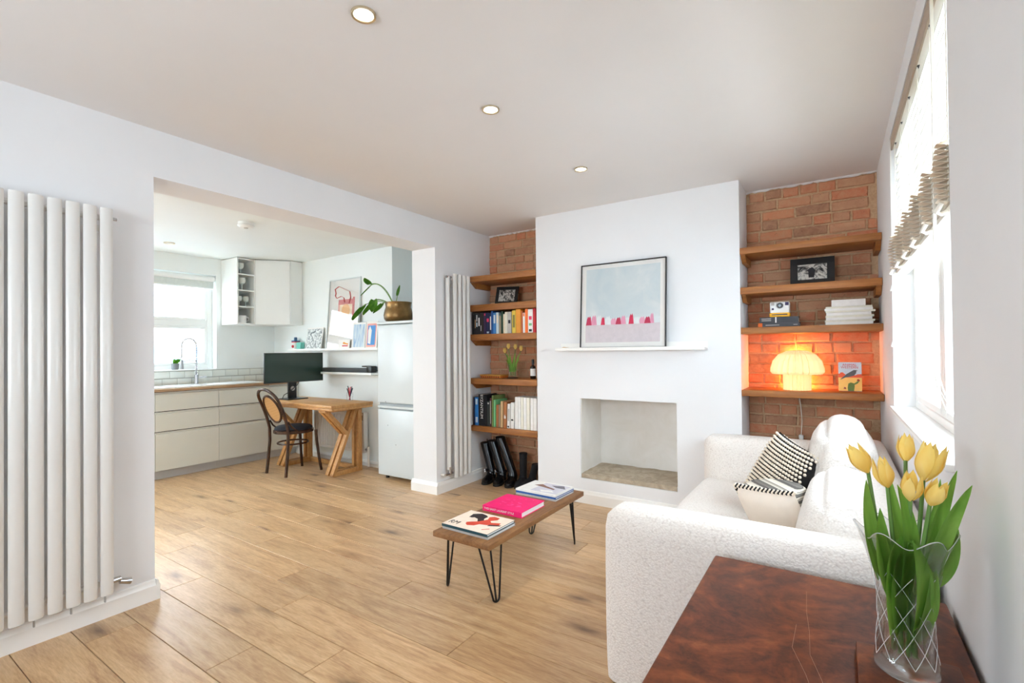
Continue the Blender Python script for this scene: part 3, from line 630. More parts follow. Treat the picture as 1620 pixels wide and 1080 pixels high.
# mushroom paper lamp
lx, ly, lz = -.221, 3.885, .981
t = thing('paper_lamp', 'glowing pleated paper lamp shaped like a mushroom', 'lamp', (lx, ly, lz))
EM['paper'] = emit('lit_paper', (1, .5, .15, 1), .42, (.9, .72, .46, 1)); NP = 26
def pleat(amp):
    return lambda a, r, z: (r*(1+amp*(1 if int(round(a/(2*math.pi)*NP*2)) % 2 else -1)), z)
B().lathe([(.079, .0), (.079, .06), (.08, .112)], (lx, ly, lz), NP*2, pleat(.08)).mk('stem', EM['paper'], t, 0)
B().lathe([(.075, .113), (.14, .109), (.152, .124), (.151, .15), (.138, .2), (.105, .245), (.06, .268), (.015, .274), (.004, .262)], (lx, ly, lz), NP*2, pleat(.075)).mk('cap', EM['paper'], t, 0)
l = bpy.data.lights.new('bulb', 'POINT'); l.energy = 3.4; l.color = (1, .31, .06); l.shadow_soft_size = .015
for p in ((.0, .14, .05), (.0, .135, .22)):
    o = bpy.data.objects.new('lamp_bulb', l); COL.objects.link(o); o.parent = t; o.location = p
tag(B().tube([(lx, 4.02, .95), (-.209, 4.03, .86), (-.203, 4.035, .75), (-.209, 4.04, .66), (-.212, 4.04, .62)], .003, 8).mk('lamp_cord', 'cord'), 'thin white cord hanging below the mushroom lamp shelf', 'cord')
tag(B().box(-.225, -.195, 4.02, 4.06, .60, .65, .006, 2).mk('cord_plug', 'white'), 'small white plug at the end of the lamp cord', 'plug')
# picture book with a bird
X = lean(.016, .141, .9815, .19, 3.84, 3.885)
b = B(X); b.box(-.0625, .0625, 0, .003, 0, .19); b.box(-.0625, .0625, .012, .015, 0, .19); b.box(-.0625, -.0595, .003, .012, 0, .19); t = tag(b.mk('picture_book', flat('cov_sky', 200, 218, 230), None, 0), 'upright picture book with a grey bird on its cover beside the lamp', 'book')
B(X).box(-.0594, .06, .003, .012, .003, .187).mk('pages', 'paper', t, 0)
patch(X, rect(-.0625, .0625, 0, .088), -.0004, flat('cov_sand', 246, 196, 104), t, 'cover_sand')
patch(X, [(-.0625, .088), (.0625, .088), (.0625, .112), (.04, .11), (.03, .104), (-.02, .105), (-.03, .113), (-.038, .122), (-.05, .122), (-.056, .113), (-.0625, .113)], -.0005, flat('cov_mesa', 232, 96, 56), t, 'cover_mesa')
patch(X, [(-.054, .072), (-.05, .078), (-.02, .11), (.008, .13), (.02, .138), (.03, .138), (.044, .134), (.034, .131), (.033, .118), (.02, .1), (-.005, .092), (-.025, .088)], -.001, flat('cov_bird', 92, 96, 100), t, 'cover_bird')
patch(X, [(-.012, 0), (.02, 0), (.024, .03), (.022, .05), (.004, .056), (-.01, .048), (-.014, .02)], -.001, flat('cov_cactus', 110, 130, 60), t, 'cover_cactus'); patch(X, [(.022, .04), (.04, .05), (.05, .066), (.044, .07), (.034, .06), (.022, .05)], -.001, flat('cov_cactus', 110, 130, 60), t, 'cover_cactus')
patch(X, [(.036, .068), (.05, .064), (.052, .072), (.044, .08), (.038, .076)], -.0013, flat('cov_bloom', 150, 30, 34), t, 'cover_bloom'); patch(X, [(-.036, .014), (-.022, .012), (-.022, .02), (-.03, .026)], -.0013, flat('cov_bloom', 150, 30, 34), t, 'cover_bloom')
flat('cov_red', 200, 40, 66)
text('ANIMAL', .021, 'cov_red', t, X @ Matrix.Translation((-.002, -.0008, .172)) @ Matrix.Rotation(R(90), 4, 'X')); text('WESTERN', .021, 'cov_red', t, X @ Matrix.Translation((-.002, -.0008, .155)) @ Matrix.Rotation(R(90), 4, 'X'))

# ------------------------------------------------------------------ left alcove things: box, tulips, bottle, boots
t = thing('trinket_box', 'flat orange and brown box at the left end of the tulip shelf', 'box', (-2.78, 3.87, 1.0085))
B().box(-2.9, -2.665, 3.81, 3.95, 1.0085, 1.035, .003, 2).mk('body', flat('box_orange', 206, 110, 36), t); B().box(-2.904, -2.661, 3.806, 3.954, 1.026, 1.04, .003, 2).mk('lid', flat('box_amber', 196, 140, 60), t)
for k in range(9): B().box(-2.892+.025*k, -2.88+.025*k, 3.8085, 3.8105, 1.012, 1.024).mk('inlay', flat('box_brown', 110, 50, 24), t, 0)
t = thing('oil_bottle', 'small dark brown bottle with white label beside the chimney breast', 'bottle', (-2.322, 3.85, 1.0085))
B().lathe([(.024, 0), (.026, .004), (.026, .1), (.022, .115), (.011, .124), (.011, .135)], (-2.322, 3.85, 1.0085), 20).mk('body', flat('amber_glass', 40, 24, 16, rough=.1), t); B().lathe([(.0125, .135), (.0125, .175), (.01, .18)], (-2.322, 3.85, 1.0085), 16).mk('cap', 'plastic', t); B().lathe([(.0265, .028), (.0265, .094)], (-2.322, 3.85, 1.0085), 20, cap=False).mk('label_band', 'paper', t)
tag(B().lathe([(.055, 0), (.055, .004)], (-2.55, 3.85, 1.0085), 28).mk('coaster', 'rubber'), 'round black coaster under the small tulip vase', 'coaster')
t = thing('glass_vase', 'small clear glass vase of short yellow tulips in the left alcove', 'vase', (-2.55, 3.85, 1.013))
B().lathe([(.0, .0), (.037, .0), (.038, .004), (.039, .135), (.0365, .135), (.0355, .012), (.0, .012)], (-2.55, 3.85, 1.013), 28, cap=False).mk('body', 'pane', t)
B().lathe([(.001, .0125), (.035, .0125), (.035, .06), (.001, .06)], (-2.55, 3.85, 1.013), 24).mk('water', glass('clear_water', (.9, .97, .88, 1), .06), t)
def leafblade(base, tip, bend, w_, n=12, cup=.25):
    """long pointed leaf along a quadratic curve base->tip, 'bend' the control point; returns verts/faces builder"""
    base, tip, bend = Vector(base), Vector(tip), Vector(bend); b = B(); rows = []
    for k in range(n+1):
        s = k/n; p = base*(1-s)**2+bend*2*s*(1-s)+tip*s*s; d = ((bend-base)*2*(1-s)+(tip-bend)*2*s).normalized()
        side = d.cross(Vector((.8, -.6, .15)) if abs(d.z) > .3 else Vector((0, 0, 1))).normalized(); nn = side.cross(d)
        ww = w_*(math.sin(math.pi*min(1, .14+.86*s)**.8)**.75 if s < 1 else 0)+.0008
        rows.append([p+side*ww*q+nn*cup*ww*q*q for q in (-1, -.5, 0, .5, 1)])
    vs = [q for r_ in rows for q in r_]; th = Vector((0, 0, 0)); m = 5
    fs = [(k*m+i, k*m+i+1, (k+1)*m+i+1, (k+1)*m+i) for k in range(n) for i in range(m-1)]
    b._add(vs, fs)
    bmesh.ops.solidify(b.bm, geom=b.bm.faces[:], thickness=.0009); return b
def petals(t, p, d, r, h, openn=0, count=6, joined=False):
    p, d = Vector(p), Vector(d).normalized(); X = d.to_track_quat('Z', 'Y').to_matrix().to_4x4(); X.translation = p
    jb = B(X) if joined else None
    for k in range(count):
        a0 = 2*math.pi*k/count+(0.3 if k % 2 else 0); inner = k % 2
        b = jb or B(X); n, m = 8, 6; vs = []
        for i in range(n+1):
            s = i/n; z = h*s*(1 if inner else .97); rad = r*(math.sin(min(1, s*1.55+.08)*math.pi/2)**.8)*(1-.34*max(0, s-.45)/.55*(1-openn))*(.9 if inner else 1.0)+openn*r*.5*max(0, s-.6)
            hw = (math.sin(math.pi*(.10+.88*s))**.6)*.82 if s < 1 else 0.02
            for j in range(m+1):
                q = -1+2*j/m; a = a0+q*hw*(math.pi/count*1.5)
                vs.append(Vector((rad*math.cos(a), rad*math.sin(a), z-(.06*h*q*q*s))))
        b._add(vs, [(i*(m+1)+j, i*(m+1)+j+1, (i+1)*(m+1)+j+1, (i+1)*(m+1)+j) for i in range(n) for j in range(m)])
        if not joined: b.mk('petal', 'petal', t)
    if joined: jb.mk('blossom', 'petal', t)
TG = [('leftmost', -.07, .255, .0), ('second', -.03, .295, -.01), ('third', .03, .29, .0), ('rightmost', .077, .275, .01)]
for nm, dx, zz, dy in TG:
    bx, by, bz = -2.55+dx*.25, 3.85+dy, 1.035; hx, hy, hz = -2.55+dx*1.2, 3.85+dy, 1.013+zz
    t = thing('tulip', '%s yellow tulip in the small alcove vase' % nm, 'tulip', (bx, by, bz), 'tulips in the small vase')
    B().tube([(bx, by, bz), (-2.55+dx*.5, by, 1.17), (hx, hy, hz-.02)], .0032, 6).mk('stem', 'stem', t)
    petals(t, (hx, hy, hz-.022), (dx*.6, 0, 1), .019, .056, joined=True)
    for s in (-1, 1): leafblade((bx+.004*s, by+.006*s, 1.07), (-2.55+dx*1.0+.018*s, by-.02*s, 1.20+.03*s+.02), (-2.55+dx*.3, by-.01, 1.14), .011).mk('leaf', 'tulipleaf', t)
def ring(cx, cy, cz, rx, ry, ax, n=14):
    """ellipse in the plane spanned by ax and world y; ax = unit vector in xz"""
    ax = Vector(ax).normalized(); return [Vector((cx, cy, cz))+ax*rx*math.cos(2*math.pi*i/n)+Vector((0, 1, 0))*ry*math.sin(2*math.pi*i/n) for i in range(n)]
def boot(label, X, shaft, r, foot, m, buckle=False, tall=.3, sole=.025, slouch=0.0, side=0.0):
    """local: heel at origin, toe towards +x, shaft up z leaning by shaft (x offset per metre)"""
    t = thing('boot', label, 'boot', X.translation, 'black boots under the shelves')
    b = B(X); rings = []
    for k in range(9):
        s = k/8; z = tall-(tall-.1)*s; rr_ = r*(1-.16*math.sin(s*1.3))+.004*math.sin(s*9)*slouch
        rings.append(ring(.045+shaft*(z-.1), side*(z-.1), z, rr_, rr_*.9, (1, 0, shaft*.6)))
    rings.append(ring(.05, 0, .075, r*1.0, r*.85, (1, 0, -.25))); rings.append(ring(.052, 0, .045, r*1.05, r*.82, (1, 0, -.12))); rings.append(ring(.05, 0, sole, r*1.02, r*.8, (1, 0, 0)))
    b.loft(rings); b.mk('shaft', m, t)
    inn = B(X); inn.loft([ring(.045+shaft*(tall-.1), side*(tall-.1), tall+.0015, r*.9, r*.8, (1, 0, shaft*.6)), ring(.045+shaft*(tall-.11), side*(tall-.11), tall-.004, r*.85, r*.75, (1, 0, shaft*.6))]); inn.mk('lining', 'rubber', t)
    b = B(X); rg = []
    for (x, hz, wy) in ((.03, .06, .034), (.07, .066, .037), (.11, .055, .041), (.15, .04, .044), (.19, .036, .042), (.225, .03, .034), (.246, .018, .018)):
        x *= foot/.246; rg.append([Vector((x, wy*math.cos(a), sole+.0+hz*(max(0, math.sin(a))**.8)+(-.002 if math.sin(a) < 0 else 0))) for a in [2*math.pi*i/14 for i in range(14)]])
    b.loft(rg); b.mk('vamp', m, t)
    k = foot/.246; outline = [(0, -.028), (.06, -.034), (.13, -.046), (.19, -.046), (.235, -.03), (.254, 0), (.235, .03), (.19, .046), (.13, .046), (.06, .034), (0, .028), (-.012, 0)]
    b = B(X); b.prism([(x*k, y_) for x, y_ in outline], (0, 0, 0), (1, 0, 0), (0, 1, 0), (0, 0, sole*.7)); b.prism([(x*k, y_) for x, y_ in outline if x < .07], (0, 0, 0), (1, 0, 0), (0, 1, 0), (0, 0, sole)); b.prism([(x*k*.98, y_*.98) for x, y_ in outline], (0, 0, sole*.7), (1, 0, 0), (0, 1, 0), (0, 0, sole*.35)); b.mk('sole', 'rubber', t, 0)
    if buckle:
        b = B(X); b.tube([Vector((.058+r*1.07*math.cos(a), r*.92*math.sin(a), .105)) for a in [2*math.pi*i/20 for i in range(20)]], .008, 8, True); st_ = b.mk('strap', m, t)
        b = B(X); b.tube([(.075, -r*.86-.008+.0, .088), (.105, -r*.72-.008, .088), (.105, -r*.72-.008, .122), (.075, -r*.86-.008, .122)], .0035, 6, True); b.mk('buckle', 'chrome', st_)
        b = B(X); b.box(.0, .012, -.003, .003, tall-.02, tall+.03, .002, 1, Matrix.Translation((.045+shaft*(tall-.1)-r, side*(tall-.1), 0))); b.mk('pull_tab', m, t)
    return t
def bx_(x, y, rz, tilt=0, s=1): return Matrix.Translation((x, y, 0)) @ Matrix.Rotation(R(rz), 4, 'Z') @ Matrix.Rotation(R(tilt), 4, 'Y')
boot('leftmost black buckled boot leaning towards the wall', bx_(-2.84, 3.93, -78), -.10, .054, .23, M['leather'], True, .36, side=-.30)
boot('black boot with silver buckle, second from the left', bx_(-2.725, 3.935, -74), -.10, .055, .23, M['leather'], True, .39, side=-.36)
boot('tall glossy black boot with a pale streak, third from the left', bx_(-2.61, 3.95, -72), -.10, .055, .23, M['leather'], False, .43, side=-.40)
boot('short upright black sock boot, fourth from the left', bx_(-2.49, 3.96, -78), .0, .043, .22, M['suede'], False, .30)
boot('rightmost black boot with its shaft slumped over, beside the chimney', bx_(-2.375, 3.97, -100), -.05, .042, .22, M['suede'], False, .21, side=.35)

# ------------------------------------------------------------------ coffee bench with hairpin legs
BX0, BX1, BY0, BY1, BZ = -1.783, -1.413, 1.915, 2.985, .325
t = thing('coffee_bench', 'low wooden bench table with black hairpin legs', 'table', ((BX0+BX1)/2, (BY0+BY1)/2, 0))
B().box(BX0, BX1, BY0, BY1, BZ-.03, BZ, .004, 2).mk('top', 'bench', t)
for k in range(2): B().box(BX0+.02, BX1-.02, BY0+.24+.62*k, BY0+.30+.62*k, BZ-.036, BZ-.03).mk('batten', 'bench', t)
for (fx, fy, sx, sy) in ((-1.762, 2.01, -1, -1), (-1.442, 2.009, 1, -1), (-1.436, 2.884, 1, 1), (-1.765, 2.885, -1, 1)):
    ix, iy = (-1 if sx > 0 else 1), (-1 if sy > 0 else 1); zt = BZ-.032
    tops = [Vector((fx+ix*.06, fy+sy*.065, zt)), Vector((fx+ix*.022, fy+sy*.02, zt)), Vector((fx+ix*.004, fy-sy*.055, zt))]
    f = Vector((fx, fy, .0055))
    b = B(); dv = (tops[2]-tops[0]).normalized()
    pts = [tops[0]]+[f+dv*(-.018)*math.cos(a)+Vector((0, 0, .018-.018*math.sin(a))) for a in [math.pi*i/8 for i in range(9)]]+[tops[2]]
    b.tube(pts, .0052, 8); b.tube([tops[1], f+Vector((0, 0, .001))], .0052, 8)
    b.box(fx+min(0, ix*.065), fx+max(0, ix*.065), fy-.07, fy+.07, zt-.001, zt+.002)
    b.mk('leg', 'black', t)
flat('mag_cream', 244, 226, 208); flat('mag_dark', 46, 36, 40); flat('mag_red', 214, 74, 52); flat('hotpink', 240, 12, 110)
z0 = BZ+.0003
o, X = flatbook(-1.762, -1.457, 1.968, 2.215, z0, z0+.012, 'bk_grey', 'pale grey magazine at the bottom of the near bench pile', 'magazines on the bench', 'magazine', R(-1), name='magazine')
o, X = flatbook(-1.765, -1.46, 1.966, 2.214, z0+.0125, z0+.027, 'bk_teal', 'cream covered magazine with a red figure on top of the near bench pile', 'magazines on the bench', 'magazine', R(-1), name='magazine')
XX = X @ Matrix.Translation((0, 0, .0146))
def top_patch(X, poly, m, p, name, z=0): b = B(X); b.prism(poly, (0, 0, z), (1, 0, 0), (0, 1, 0), (0, 0, .0003)); return b.mk(name, m, p, 0)
top_patch(XX, rect(-.1525, .1525, -.124, .124), 'mag_cream', o, 'cover_paper')
top_patch(XX, [(-.09, .03), (-.10, .08), (-.06, .11), (-.02, .1), (.0, .085), (.0, .05), (.02, .02), (.03, -.005), (.0, -.01), (-.03, .03), (-.06, .04), (-.07, .03)], 'mag_dark', o, 'cover_figure', .0002)
top_patch(XX, [(-.04, -.06), (-.02, -.075), (.015, -.06), (.03, -.03), (.07, -.02), (.13, .0), (.12, .04), (.07, .02), (.05, .04), (.075, .07), (.07, .1), (.03, .105), (.01, .085), (.025, .05), (.0, .0), (-.03, -.02), (-.05, -.04)], 'mag_red', o, 'cover_figure', .0004)
top_patch(XX, [(.08, -.03), (.14, .0), (.14, .015), (.08, -.01)], 'mag_dark', o, 'cover_figure', .0006)
top_patch(XX, [(.09, -.09), (.12, -.06), (.115, -.055), (.085, -.085)], 'mag_red', o, 'cover_figure', .0006)
text('RM', .06, 'bk_black', o, XX @ Matrix.Translation((-.105, -.075, .0007)) , squash=.8)
o, X = flatbook(-1.757, -1.483, 2.318, 2.58, z0, z0+.032, 'hotpink', 'bright pink hardback book in the middle of the bench', None, 'book', R(0))
text('YVES SAINT LAURENT STYLE', .0165, 'bk_white', o, X @ Matrix.Translation((-.02, -.1315, .016)) @ Matrix.Rotation(R(90), 4, 'X'))
rr = random.Random(9)
for k in range(26): 
    a, d = rr.uniform(-.1, .07), rr.uniform(-.06, .1); L = rr.uniform(.01, .03)
    top_patch(X, rect(a, a+L, d, d+.003), flat('pinkprint', 250, 96, 160), o, 'cover_motif', .0322)
for k, (h, cc, d, sh) in enumerate(((.009, 'bk_grey', 'pale grey magazine at the bottom of the far bench pile', (0, 0)), (.012, 'bk_blue', 'magazine with a blue spine in the middle of the far bench pile', (-.004, .01)), (.012, 'bk_white', 'glossy pale magazine with a brown streak topping the far bench pile', (-.008, .012)))):
    z1 = z0+[0, .0095, .022][k]
    o, X = flatbook(-1.765+sh[0], -1.462+sh[0], 2.69+sh[1], 2.93+sh[1], z1, z1+h, cc, d, 'magazines on the bench', 'magazine', R(-2), name='magazine')
    if k == 1: top_patch(X, [(.148, -.118), (.151, -.118), (.151, .118), (.148, .118)], 'bk_black', o, 'fore_edge', h-.0005)
top_patch(X, rect(-.05, .145, -.1, .1), flat('mag_lilac', 206, 204, 214), o, 'cover_photo', h+.0001); top_patch(X, [(-.09, .02), (-.05, .06), (.0, .03), (.08, .0), (.08, -.02), (.0, .0)], flat('mag_brown', 130, 92, 76), o, 'cover_photo', h+.0004); top_patch(X, [(.02, .06), (.1, .09), (.14, .03), (.07, .03)], flat('mag_slate', 110, 106, 116), o, 'cover_photo', h+.0006)
top_patch(X, [(.0, -.06), (.08, -.04), (.11, -.07), (.03, -.09)], 'bk_white', o, 'cover_photo', h+.0006)

# ------------------------------------------------------------------ sofa
def rbox(x0, x1, y0, y1, z0, z1, r, X=None, n=9, puff=0.0, flatb=False):
    """rounded, slightly puffed upholstered block"""
    b = B(X); bmesh.ops.create_cube(b.bm, size=2); bmesh.ops.subdivide_edges(b.bm, edges=b.bm.edges[:], cuts=n, use_grid_fill=True)
    c0 = Vector(((x0+x1)/2, (y0+y1)/2, (z0+z1)/2)); hs = Vector(((x1-x0)/2, (y1-y0)/2, (z1-z0)/2))
    for v in b.bm.verts:
        p = v.co.copy(); q = Vector([math.copysign(1-(1-abs(a))**1.6, a) if abs(a) < 1 else a for a in p])
        p = Vector([q[i]*hs[i] for i in range(3)]); core = Vector([max(-(hs[i]-(0 if flatb and i == 2 else r)), min(hs[i]-r, p[i])) for i in range(3)]); d = p-core
        if d.length > 1e-6: p = core+d.normalized()*min(r, d.length) if d.length > r else p
        for i in range(3):
            j, k = (i+1) % 3, (i+2) % 3
            if abs(v.co[i]) > .999: p[i] += math.copysign(puff*max(0, 1-v.co[j]**2)*max(0, 1-v.co[k]**2), v.co[i])
        v.co = p+c0
    return b
SX0, SX1, SY0, SY1 = -.76, .232, 1.765, 3.69
t = thing('sofa', 'cream boucle two seat sofa along the window wall', 'sofa', ((SX0+SX1)/2, (SY0+SY1)/2, 0))
rbox(SX0+.015, SX1, SY0+.03, SY1-.03, .03, .26, .02).mk('base', 'boucle', t, 60)
rbox(SX0, SX1-.002, SY0, SY0+.185, .004, .655, .055, puff=.008, flatb=True).mk('arm', 'boucle', t, 60)
rbox(SX0, SX1-.002, SY1-.185, SY1, .004, .675, .055, puff=.008, flatb=True).mk('arm', 'boucle', t, 60)
rbox(.07, SX1, SY0+.16, SY1-.16, .2, .74, .05).mk('backrest', 'boucle', t, 60)
ymid = (SY0+SY1)/2
rbox(SX0+.005, .09, SY0+.187, SY1-.187, .255, .405, .045, puff=.015).mk('seat_cushion', 'boucle', t, 60)
Xc = Matrix.Translation((.0, 3.04, .62)) @ Matrix.Rotation(R(12), 4, 'Y')
rbox(-.12, .115, -.40, .40, -.225, .255, .11, Xc, puff=.03).mk('back_cushion', 'boucle', t, 60)
Xc = Matrix.Translation((.02, 2.26, .545)) @ Matrix.Rotation(R(14), 4, 'Y')
rbox(-.13, .1, -.33, .36, -.16, .19, .09, Xc, puff=.03).mk('back_cushion', 'boucle', t, 60)
for x, y in ((SX0+.08, SY0+.08), (SX0+.08, SY1-.08), (SX1-.06, SY0+.08), (SX1-.06, SY1-.08)): B().cyl((x, y, 0), (x, y, .04), .02, .026, 14).mk('foot', 'bent', t)
# black and cream knitted cushion
X = basis((-.66, -.62, .42), (0, 0, 1), (-.235, 2.80, .61)) @ Matrix.Rotation(R(13), 4, 'Y')
t = thing('cushion', 'black and cream bobble knit cushion on the sofa', 'cushion', (-.215, 2.78, .42))
pb = pillow(.36, .40, .15, X); PF = pb.P; pb.mk('cover', 'blackknit', t, 80)
b = B(X); nb = 20
for j in range(nb):
    for i in range(nb):
        u = (i+.5+(.25 if j % 2 else -.25))/nb; v_ = (j+.5)/nb
        if not (.02 < u < .98): continue
        for s in (-1, 1):
            p = PF(u*14, v_*14, s); r = .0095
            bmesh.ops.create_icosphere(b.bm, subdivisions=1, radius=1, matrix=Matrix.Translation(p+Vector((0, s*.002, 0))) @ Matrix.Diagonal((r*1.05, r*.75, r*.84, 1)))
o = b.mk('bobbles', 'cream', t, 80); o['kind'] = 'stuff'
# beige cushion with knitted trim
X = basis((-.45, -.8, -.5), (0, 0, 1), (-.215, 2.44, .515)) @ Matrix.Rotation(R(-8), 4, 'Y')
t = thing('cushion', 'beige linen cushion with black and white woven trim, striped back', 'cushion', (-.205, 2.44, .40))
pb = pillow(.30, .32, .14, X, pinch=.04, half=1); PF = pb.P; pb.mk('front', 'linen', t, 80)
pillow(.30, .32, .34, X, pinch=.04, half=-1).mk('back', 'ticking', t, 80)
b = B(X); b2 = B(X); n = 30
edge = [PF(14*k/n, 14, 0) for k in range(n+1)]+[PF(0, 14*k/n, 0) for k in range(n)]
for k, p in enumerate(edge):
    (b if k % 2 else b2).tube([p+Vector((-.006, -.006, -.004)), p+Vector((.006, .004, .006))], [.006, .006], 6)
b.mk('trim', 'blackknit', t, 80); b2.mk('trim', 'cream', t, 80)

# ------------------------------------------------------------------ mahogany chest, stand, vase of tulips
CZT = .594
t = thing('mahogany_chest', 'dark reddish burr wood chest standing against the right wall', 'chest', (-.05, 1.2, 0))
B().box(-.338, .236, .70, 1.705, CZT-.022, CZT, .006, 3).mk('top', 'mahog', t); B().box(-.322, .226, .72, 1.69, .07, CZT-.022, .003).mk('body', 'mahog', t); B().box(-.33, .23, .71, 1.697, 0, .07, .004).mk('plinth', 'mahog', t)
for (z_a, z_b) in ((.09, .31), (.325, .56)):
    d = B().box(-.34, -.322, .75, 1.66, z_a, z_b, .003).mk('drawer', 'mahog', t)
    for yy in (.95, 1.46): B().tube([(-.34, yy-.04, (z_a+z_b)/2), (-.36, yy-.035, (z_a+z_b)/2), (-.36, yy+.035, (z_a+z_b)/2), (-.34, yy+.04, (z_a+z_b)/2)], .004, 8).mk('handle', 'brass', d)
def scratch(pts): B().tube([Vector((x, y, CZT+.0001)) for x, y in pts], .0004, 4).mk('scratch', flat('scratch', 170, 128, 100), t, 0)
scratch([(-.075, 1.58), (-.07, 1.46), (-.06, 1.36), (-.055, 1.26), (-.03, 1.17), (-.03, 1.08)]); scratch([(-.088, 1.38), (-.09, 1.27), (-.06, 1.18), (-.04, 1.1)])
o = tag(B().box(.03, .205, 1.10, 1.345, CZT+.0003, CZT+.018, .004, 2).mk('wooden_board', 'mahog'), 'small square wooden stand under the glass vase', 'board')
vx, vy, vz = .112, 1.268, CZT+.0185
t = thing('crystal_vase', 'large cut glass vase of yellow tulips on the wooden chest', 'vase', (vx, vy, vz))
prof_o = [(.0, 0), (.045, .0), (.053, .006), (.054, .02), (.05, .05), (.047, .09), (.047, .13), (.05, .165), (.056, .2), (.064, .235), (.074, .265), (.08, .28)]
prof_i = [(.075, .279), (.069, .263), (.059, .233), (.051, .198), (.045, .16), (.042, .13), (.042, .09), (.044, .05), (.044, .03), (.0, .028)]
def cut(a, r, z):
    f = max(0, min(1, (z-.015)/.03))*max(0, min(1, (.215-z)/.03))
    k = abs(math.sin(6*a/2+z*34))*abs(math.sin(6*a/2-z*34)); k2 = abs(math.sin(9*a))
    rim = max(0, (z-.2)/.08); 
    return r-f*.006*(1-min(1, k*1.8))-f*.0015*k2+rim*.006*math.cos(6*a), z+rim*.012*math.cos(6*a)
def dense(pr, n): 
    out = []
    for (r0, z0_), (r1, z1_) in zip(pr, pr[1:]):
        for i in range(n): out.append((r0+(r1-r0)*i/n, z0_+(z1_-z0_)*i/n))
    return out+[pr[-1]]
def cut_in(a, r, z):
    rim = max(0, (z-.2)/.08); return r+rim*.006*math.cos(6*a), z+rim*.012*math.cos(6*a)
b = B(); PO = [(.0005, 0)]+dense(prof_o[1:], 5); PI_ = dense(prof_i[:-1], 3)+[(.0005, .028)]; NV = 144
rings = [[Vector((vx+cut(a, r, z)[0]*math.cos(a), vy+cut(a, r, z)[0]*math.sin(a), vz+cut(a, r, z)[1])) for a in [2*math.pi*i/NV for i in range(NV)]] for r, z in PO]
rings += [[Vector((vx+cut_in(a, r, z)[0]*math.cos(a), vy+cut_in(a, r, z)[0]*math.sin(a), vz+cut_in(a, r, z)[1])) for a in [2*math.pi*i/NV for i in range(NV)]] for r, z in PI_]
b.loft(rings); b.mk('body', 'cutglass', t, 40)
for sgn in (-1, 1):
    for k in range(9):
        pts = []
        for i in range(25):
            z = .03+.18*i/24; a = 2*math.pi*k/9+sgn*(z-.03)*34/3; ro = [p for p in prof_o if p[1] <= z][-1]; rn = [p for p in prof_o if p[1] > z][0]; rr_ = ro[0]+(rn[0]-ro[0])*(z-ro[1])/(rn[1]-ro[1])
            pts.append((vx+rr_*math.cos(a), vy+rr_*math.sin(a), vz+z))
        B().tube(pts, .0006, 5).mk('cut_line', 'frost', t)
B().tube([(vx+(.0776+.006*math.cos(6*a))*math.cos(a), vy+(.0776+.006*math.cos(6*a))*math.sin(a), vz+.2805+.012*math.cos(6*a)) for a in [2*math.pi*i/96 for i in range(96)]], .0010, 6, True).mk('rim', 'frost', t)
B().lathe([(.0005, .0285), (.0436, .0305), (.0436, .05), (.0416, .09), (.0416, .13), (.0416, .14), (.0005, .14)], (vx, vy, vz), 48).mk('water', 'water', t)
TU = [('leftmost, highest on the left', (.054, 1.26, 1.012), .020, .066, 0), ('second from the left, half hidden by leaves', (.084, 1.235, .992), .019, .066, 0), ('at the back, tallest of the bunch', (.122, 1.33, 1.03), .018, .062, 0),
      ('in the middle front', (.118, 1.22, .975), .019, .064, .15), ('widest open, right of centre', (.146, 1.29, 1.0), .025, .084, .45), ('lowest, on the right front', (.148, 1.225, .97), .018, .058, .1)]
for k, (nm, (hx, hy, hz), r, h, op) in enumerate(TU):
    bx, by = vx+(hx-vx)*.35, vy+(hy-vy)*.3; bz = vz+.04
    t = thing('tulip', 'yellow tulip %s in the cut glass vase' % nm, 'tulip', (bx, by, bz), 'tulips in the cut glass vase')
    B().tube([(bx, by, bz), (vx+(hx-vx)*.3, vy+(hy-vy)*.4, vz+.16), (vx+(hx-vx)*.75, vy+(hy-vy)*.8, vz+.28), (hx, hy, hz-.002)], [.0045, .0045, .004, .0036], 8).mk('stem', 'stem', t)
    petals(t, (hx, hy, hz-.004), (hx-vx, hy-vy, .12), r, h, op)
    LV = {0: [((.072, 1.25, .80), (.05, 1.25, .995), (.045, 1.235, .9), .017), ((.10, 1.24, .70), (.115, 1.24, .88), (.085, 1.21, .83), .02)], 1: [((.085, 1.24, .78), (.07, 1.215, .95), (.066, 1.21, .86), .02), ((.09, 1.235, .7), (.125, 1.215, .885), (.075, 1.205, .93), .02)],
          2: [((.12, 1.31, .78), (.088, 1.32, 1.01), (.10, 1.33, .9), .016)], 3: [((.105, 1.235, .78), (.098, 1.215, 1.0), (.125, 1.205, .9), .02), ((.125, 1.23, .72), (.118, 1.19, .90), (.14, 1.2, .82), .022)],
          4: [((.14, 1.28, .78), (.193, 1.26, 1.03), (.15, 1.25, .92), .02), ((.13, 1.3, .78), (.175, 1.31, 1.0), (.16, 1.3, .9), .015)], 5: [((.135, 1.24, .78), (.21, 1.235, 1.01), (.155, 1.215, .92), .022), ((.15, 1.26, .8), (.192, 1.27, .925), (.19, 1.26, .84), .015), ((.12, 1.25, .68), (.15, 1.225, .86), (.15, 1.22, .76), .02)]}[k]
    for (p0, p1, pc, w_) in LV: leafblade(p0, p1, pc, w_*1.25, 14).mk('leaf', 'tulipleaf', t)

